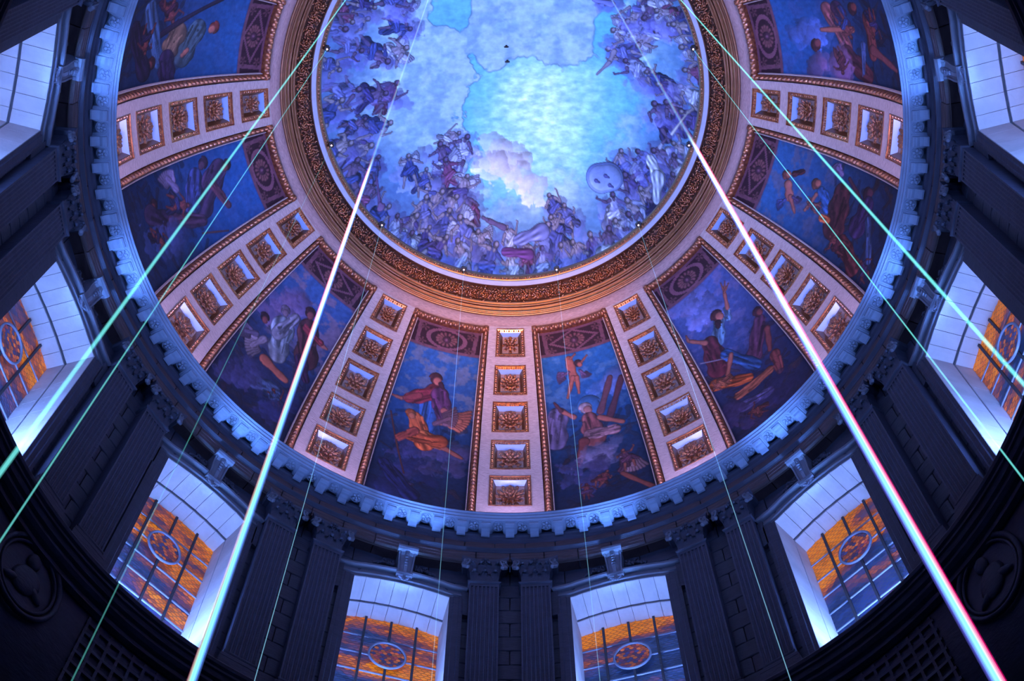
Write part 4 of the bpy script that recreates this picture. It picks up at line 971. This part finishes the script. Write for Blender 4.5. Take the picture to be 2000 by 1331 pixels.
mb.ell((0, 11.57 - 11.9, 37.86 - 29.1), (.05, 0, 0), (0, .04, 0), (0, 0, .05), 6, 4)
CAP = mb.mesh('capital', M['darkstone'])
def leaf_mesh(hh, wd, curl):
    mb = MB(); P = []
    for i in range(9):
        t = i / 8; row = []
        y = -curl * (t ** 2.2) ; z = hh * math.sin(min(1, t * 1.15) * 1.57) - (.10 * hh if t > .9 else 0)
        for j in range(7):
            s = j / 6 * 2 - 1; wv = wd * (.55 + .45 * math.sin(t * 2.6)) * (1 - .55 * t ** 4) * (1 + .14 * math.cos(t * 20))
            row.append((s * wv, y + .045 * s * s + .02 * math.cos(s * 9), z))
        P.append(row)
    mb.grid(P); mb.grid([[(x, y + .03, z - .01) for x, y, z in r] for r in P])
    mb.ell((0, -curl * .98, hh * .93), (wd * .5, 0, 0), (0, .05, 0), (0, 0, .05), 8, 4)
    return mb.mesh('leaf', M['darkstone'], True)
LF = [leaf_mesh(.42, .13, .13), leaf_mesh(.40, .12, .17)]
def volute():
    mb = MB(); pts = []; 
    for i in range(26):
        a = i / 25 * 9.5; r = .155 * (1 - i / 30); pts.append((r * math.cos(a), 0, r * math.sin(a)))
    mb.tube(pts, .032, 6); mb.tube([(0, -.04, 0), (0, .06, 0)], .05, 8)
    for q in range(5): mb.ell((.06 - .03 * q, -.02, -.17 - .035 * q), (.07, 0, -.02), (0, .07, 0), (0, 0, .045), 6, 4)
    mb.ell((.05, -.0, .15), (.06, 0, 0), (0, .06, 0), (0, 0, .09), 6, 5)
    return mb.mesh('volute', M['midstone'], True)
VO = volute()
def PL(az, side):
    w = {-120: 'in the dark top left corner', -90: 'above the left-edge window', -60: 'between the left-edge window and the lower-left window', -30: 'between the lower-left window and the left bottom window', 0: 'between the two bottom windows',
         30: 'between the right bottom window and the lower-right window', 60: 'between the lower-right window and the right-edge window', 90: 'above the right-edge window', 120: 'in the dark top right corner'}[az]
    s = 'left' if side < 0 else 'right'
    if az in (-60, -90, -120): s = 'upper' if side < 0 else 'lower'; s = 'upper' if side < 0 else 'lower'
    if az in (60, 90, 120): s = 'lower' if side < 0 else 'upper'
    return '%s fluted pilaster of the pair %s' % (s, w)
for az in range(-120, 121, 30):
    for side in (-1, 1):
        a = az + side * 3.62
        e = empty('pilaster', pol(11.9, a, 29.1), -R_(a), PL(az, side), 'pilaster', 'paired fluted pilasters round the drum')
        put('shaft', SHM, e); put('necking', NEC, e); put('base', BAS, e); c = put('capital', CAP, e)
        for x in (-.3, 0, .3): put('leaf', LF[0], c, (x, 11.72 - 11.9 - .02, 36.87 - 29.1))
        for x in (-.36, -.12, .12, .36): put('leaf', LF[1], c, (x, 11.70 - 11.9 - .04, 37.22 - 29.1))
        for s in (-1, 1):
            o = put('volute', VO, c, (s * .55, 11.55 - 11.9, 37.62 - 29.1), s * R_(35)); o.scale = (s, 1, 1)

# ------------------------------------------------------------------ lower cornice and the dark zone under it
low = empty('trim_4', (0, 0, 29), 0, kind='structure', label='dark lower cornice ring under the windows')
mb = MB(); mb.rev([(12.4, 29.10), (11.50, 29.09), (11.44, 29.05), (11.41, 28.98), (11.44, 28.90), (11.50, 28.86), (11.50, 28.78), (11.55, 28.76), (11.60, 28.64), (11.68, 28.60), (11.68, 28.50), (11.76, 28.42), (11.85, 28.38), (11.86, 28.25), (11.98, 28.2)], 0, 360, 180)
put('cornice_face', mb.mesh('cornice_face', M['darkstone'], False, (0, 0, 29)), low)
mb = MB(); mb.rev([(12.02, 28.3), (12.08, 24.5), (12.3, 24.4)], 0, 360, 144)
att = put('wall_attic', mb.mesh('wall_attic', M['darkstone'], True, (0, 0, 26)), loc=(0, 0, 26), kind='structure')
for c0 in (-75, -45, 45, 75):
    for q in range(9):
        a = c0 - 6 + q * 1.6 + (-.4)
        mb = MB(); mb.rev([(12.06, 28.1), (11.96, 28.1), (11.98, 25.2), (12.08, 25.2)], a - .18, a + .18, 1, org=(0, 0, 26))
        put('lattice_bar', mb.mesh('lattice_bar', M['darkstone']), att)
    for q in range(8):
        h = 25.3 + q * .37
        mb = MB(); mb.rev([(12.06, h), (11.97, h), (11.97, h + .09), (12.06, h + .09)], c0 - 6.6, c0 + 6.8, 6, org=(0, 0, 26))
        put('lattice_bar', mb.mesh('lattice_bar', M['darkstone']), att)
for az, lab in ((-60, 'dark oval relief medallion in the shadow at the lower left'), (60, 'dark oval relief medallion in the shadow at the lower right')):
    c = pol(11.98, az, 26.1)
    e = empty('medallion', c, -R_(az), lab, 'medallion')
    mb = MB()
    for rr, t in ((1.0, .07), (.86, .04)): mb.tube([(.95 * rr * math.cos(a), -.03 - .02 * rr, 1.25 + 1.15 * rr * math.sin(a)) for a in np.linspace(0, 2 * math.pi, 41)[:-1]], t, 6, closed=True)
    put('oval_rim', mb.mesh('oval_rim', M['darkstone'], True), e)
    mb = MB(); mb.ell((0, .03, 1.25), (.86, 0, 0), (0, .05, 0), (0, 0, 1.0), 24, 8)
    mb.ell((-.05, -.05, 1.75), (.20, 0, 0), (0, .1, 0), (0, 0, .26), 10, 6); mb.ell((0, -.03, 1.1), (.42, 0, .1), (0, .1, 0), (0, 0, .46), 10, 6); mb.ell((.3, -.03, 1.0), (.3, 0, -.15), (0, .08, 0), (.05, 0, .12), 8, 5); mb.ell((-.35, -.03, .8), (.25, 0, .1), (0, .08, 0), (0, 0, .12), 8, 5)
    put('relief', mb.mesh('relief', M['darkstone'], True), e)

# ------------------------------------------------------------------ laser projectors on the rim and their beams
def beam_mat():
    m = bpy.data.materials.new('laser_light'); m.use_nodes = True; nt = m.node_tree; N = nt.nodes; L = nt.links
    N.remove(N['Principled BSDF']); out = N['Material Output']
    at = N.new('ShaderNodeAttribute'); at.attribute_name = 'paint'
    em = N.new('ShaderNodeEmission'); em.inputs['Strength'].default_value = 1.0; L.new(at.outputs['Color'], em.inputs['Color'])
    tr = N.new('ShaderNodeBsdfTransparent'); ad = N.new('ShaderNodeAddShader')
    L.new(em.outputs[0], ad.inputs[0]); L.new(tr.outputs[0], ad.inputs[1]); L.new(ad.outputs[0], out.inputs['Surface'])
    return m
M['beam'] = beam_mat()
def projector():
    mb = MB(); mb.box(-.07, .07, -.08, .08, -.06, .08); mb.box(-.10, -.08, -.03, .03, -.03, .14); mb.box(.08, .10, -.03, .03, -.03, .14); mb.box(-.10, .10, -.03, .12, .12, .15)
    mb.tube([(0, 0, -.06), (0, 0, -.10)], .045, 10); return mb.mesh('housing', M['blackmetal'])
PJ = projector(); mb = MB(); mb.ell((0, 0, -.105), (.03, 0, 0), (0, .03, 0), (0, 0, .012), 10, 4); LN = mb.mesh('lens', M['lens'], True)
CY = (.16, .62, .62)
# azimuth: (image point the beam runs through, top radius, bottom radius, strength, split, label)
BM = {-165: ((375, 1331), .010, .031, .9, 1, 'thick white laser beam turning green toward the bottom, left of centre'), 165: ((1950, 1331), .010, .040, .9, -1, 'thick white laser beam with magenta edge falling to the bottom right corner'),
 -135: ((0, 925), .014, .034, .40, 0, 'teal laser beam running down to the left edge, upper of two'), -105: ((0, 1058), .012, .02, .27, 0, 'teal laser beam running down to the left edge, lower of two'),
 -75: ((140, 1331), .008, .022, .11, 0, 'faint teal laser beam crossing the lower left rib and window'), -45: ((497, 1331), .008, .014, .30, 0, 'thin blue laser beam running just right of the thick left beam'),
 -15: ((853, 1200), .008, .012, .2, 0, 'hair-thin laser beam in front of the orange winged figure painting'), 15: ((1153, 1150), .008, .012, .2, 0, 'hair-thin laser beam in front of the leaning-beams painting'),
 45: ((1545, 1331), .008, .014, .32, 0, 'thin cyan laser beam left of the raised-arm painting'), 75: ((1958, 883), .010, .020, .38, 0, 'thin teal laser beam slanting to the right edge, lower of two'),
 105: ((1958, 883), .010, .020, .38, 0, ''), 135: ((1993, 743), .014, .030, .5, 0, 'teal laser beam slanting to the right-edge window, upper of two')}
BM[75] = (None, 0, 0, 0, 0, None)
LAB_P = {-165: 'beyond the top edge, left of centre', 165: 'beyond the top edge, right of centre', -135: 'beyond the top left of the rim', 135: 'beyond the top right of the rim', -105: 'upper left of the fresco', -75: 'left of the fresco, second down', -45: 'lower left of the fresco',
 -15: 'bottom left of the fresco', 15: 'bottom right of the fresco', 45: 'lower right of the fresco', 75: 'right of the fresco, second down', 105: 'upper right of the fresco'}
for az, (pt, r0, r1, sg, split, lab) in BM.items():
    top = pol(6.32, az, 48.86)
    e = empty('laser_projector', top, -R_(az), 'small black laser projector on the gilt rim, ' + LAB_P[az], 'projector', 'laser projectors round the rim')
    put('housing', PJ, e); put('lens', LN, e)
    if pt is None: continue
    d = ray(*pt); best = None
    for h in np.arange(4, 44, .05):
        q = np.array(CAM) + d * h; dd = math.hypot(q[0] - top[0], q[1] - top[1])
        if best is None or dd < best[0]: best = (dd, Vector(q))
    dr = best[1] - top; dr /= -dr.z; L = top.z - .12 + 1.5
    n = 120
    x = Vector((1, 0, 0))
    if split > 0: comp = [((1.0, .05, .25), -.95, .38, 'e'), ((.10, .90, .62), -.22, .72, 'g'), ((.12, .28, 1.0), .50, .66, 'g'), ((1.0, 1.0, 1.0), .0, .50, 'w')]
    elif split < 0: comp = [((.9, .0, .22), 1.05, .40, 'm'), ((.12, .90, .68), .12, .72, 'g'), ((.16, .16, 1.0), -.62, .62, 'g'), ((1.0, 1.0, 1.0), .05, .50, 'w')]
    else: comp = [((.26, .62, .86) if abs(az) in (15, 45) else (.17, .80, .78), 0, 1.0, '')]
    mb = MB()
    for col, off, rs, kd in comp:
        for nest, (f, gpow) in enumerate(((1.0, .25), (.75, .35), (.5, .5))):
            rows = []; ncol = []
            for i in range(n + 1):
                t = i / n; z = L * t; c = top + dr * z + Vector((0, 0, -.12))
                rr = (r0 + (r1 - r0) * t) * rs * f
                c = c + x * off * (r0 + (r1 - r0) * t) * .62
                g = sg * gpow
                if split:
                    a = 1 - float(sst(14.6, 16.0, c.z)); lo = 1 - float(sst(7.5, 12.5, c.z)); lw = 1 - float(sst(8.4, 13.9, c.z))   # brightness and tint of the beam painted by height
                    k = {'e': .07 + .75 * a * (1 - .8 * lo), 'm': .05 + .70 * a, 'g': .08 + .50 * a * (1 - .20 * lo), 'w': .04 + 1.1 * a * (1 - .97 * lw)}[kd]
                    colr = [v * g * k for v in col]
                else: colr = [v * g for v in col]
                rows.append([c + Vector((rr * math.cos(2 * math.pi * q / 10), rr * math.sin(2 * math.pi * q / 10), 0)) for q in range(10)])
                ncol += [(*colr, 1.0)] * 10
            mb.grid(rows, closed_v=True); mb.c += ncol
    o = put('laser_beam', mb.mesh('laser_beam', M['beam'], True, tuple(top)), loc=top, label=lab, cat='laser beam', group='laser beams falling from the rim')
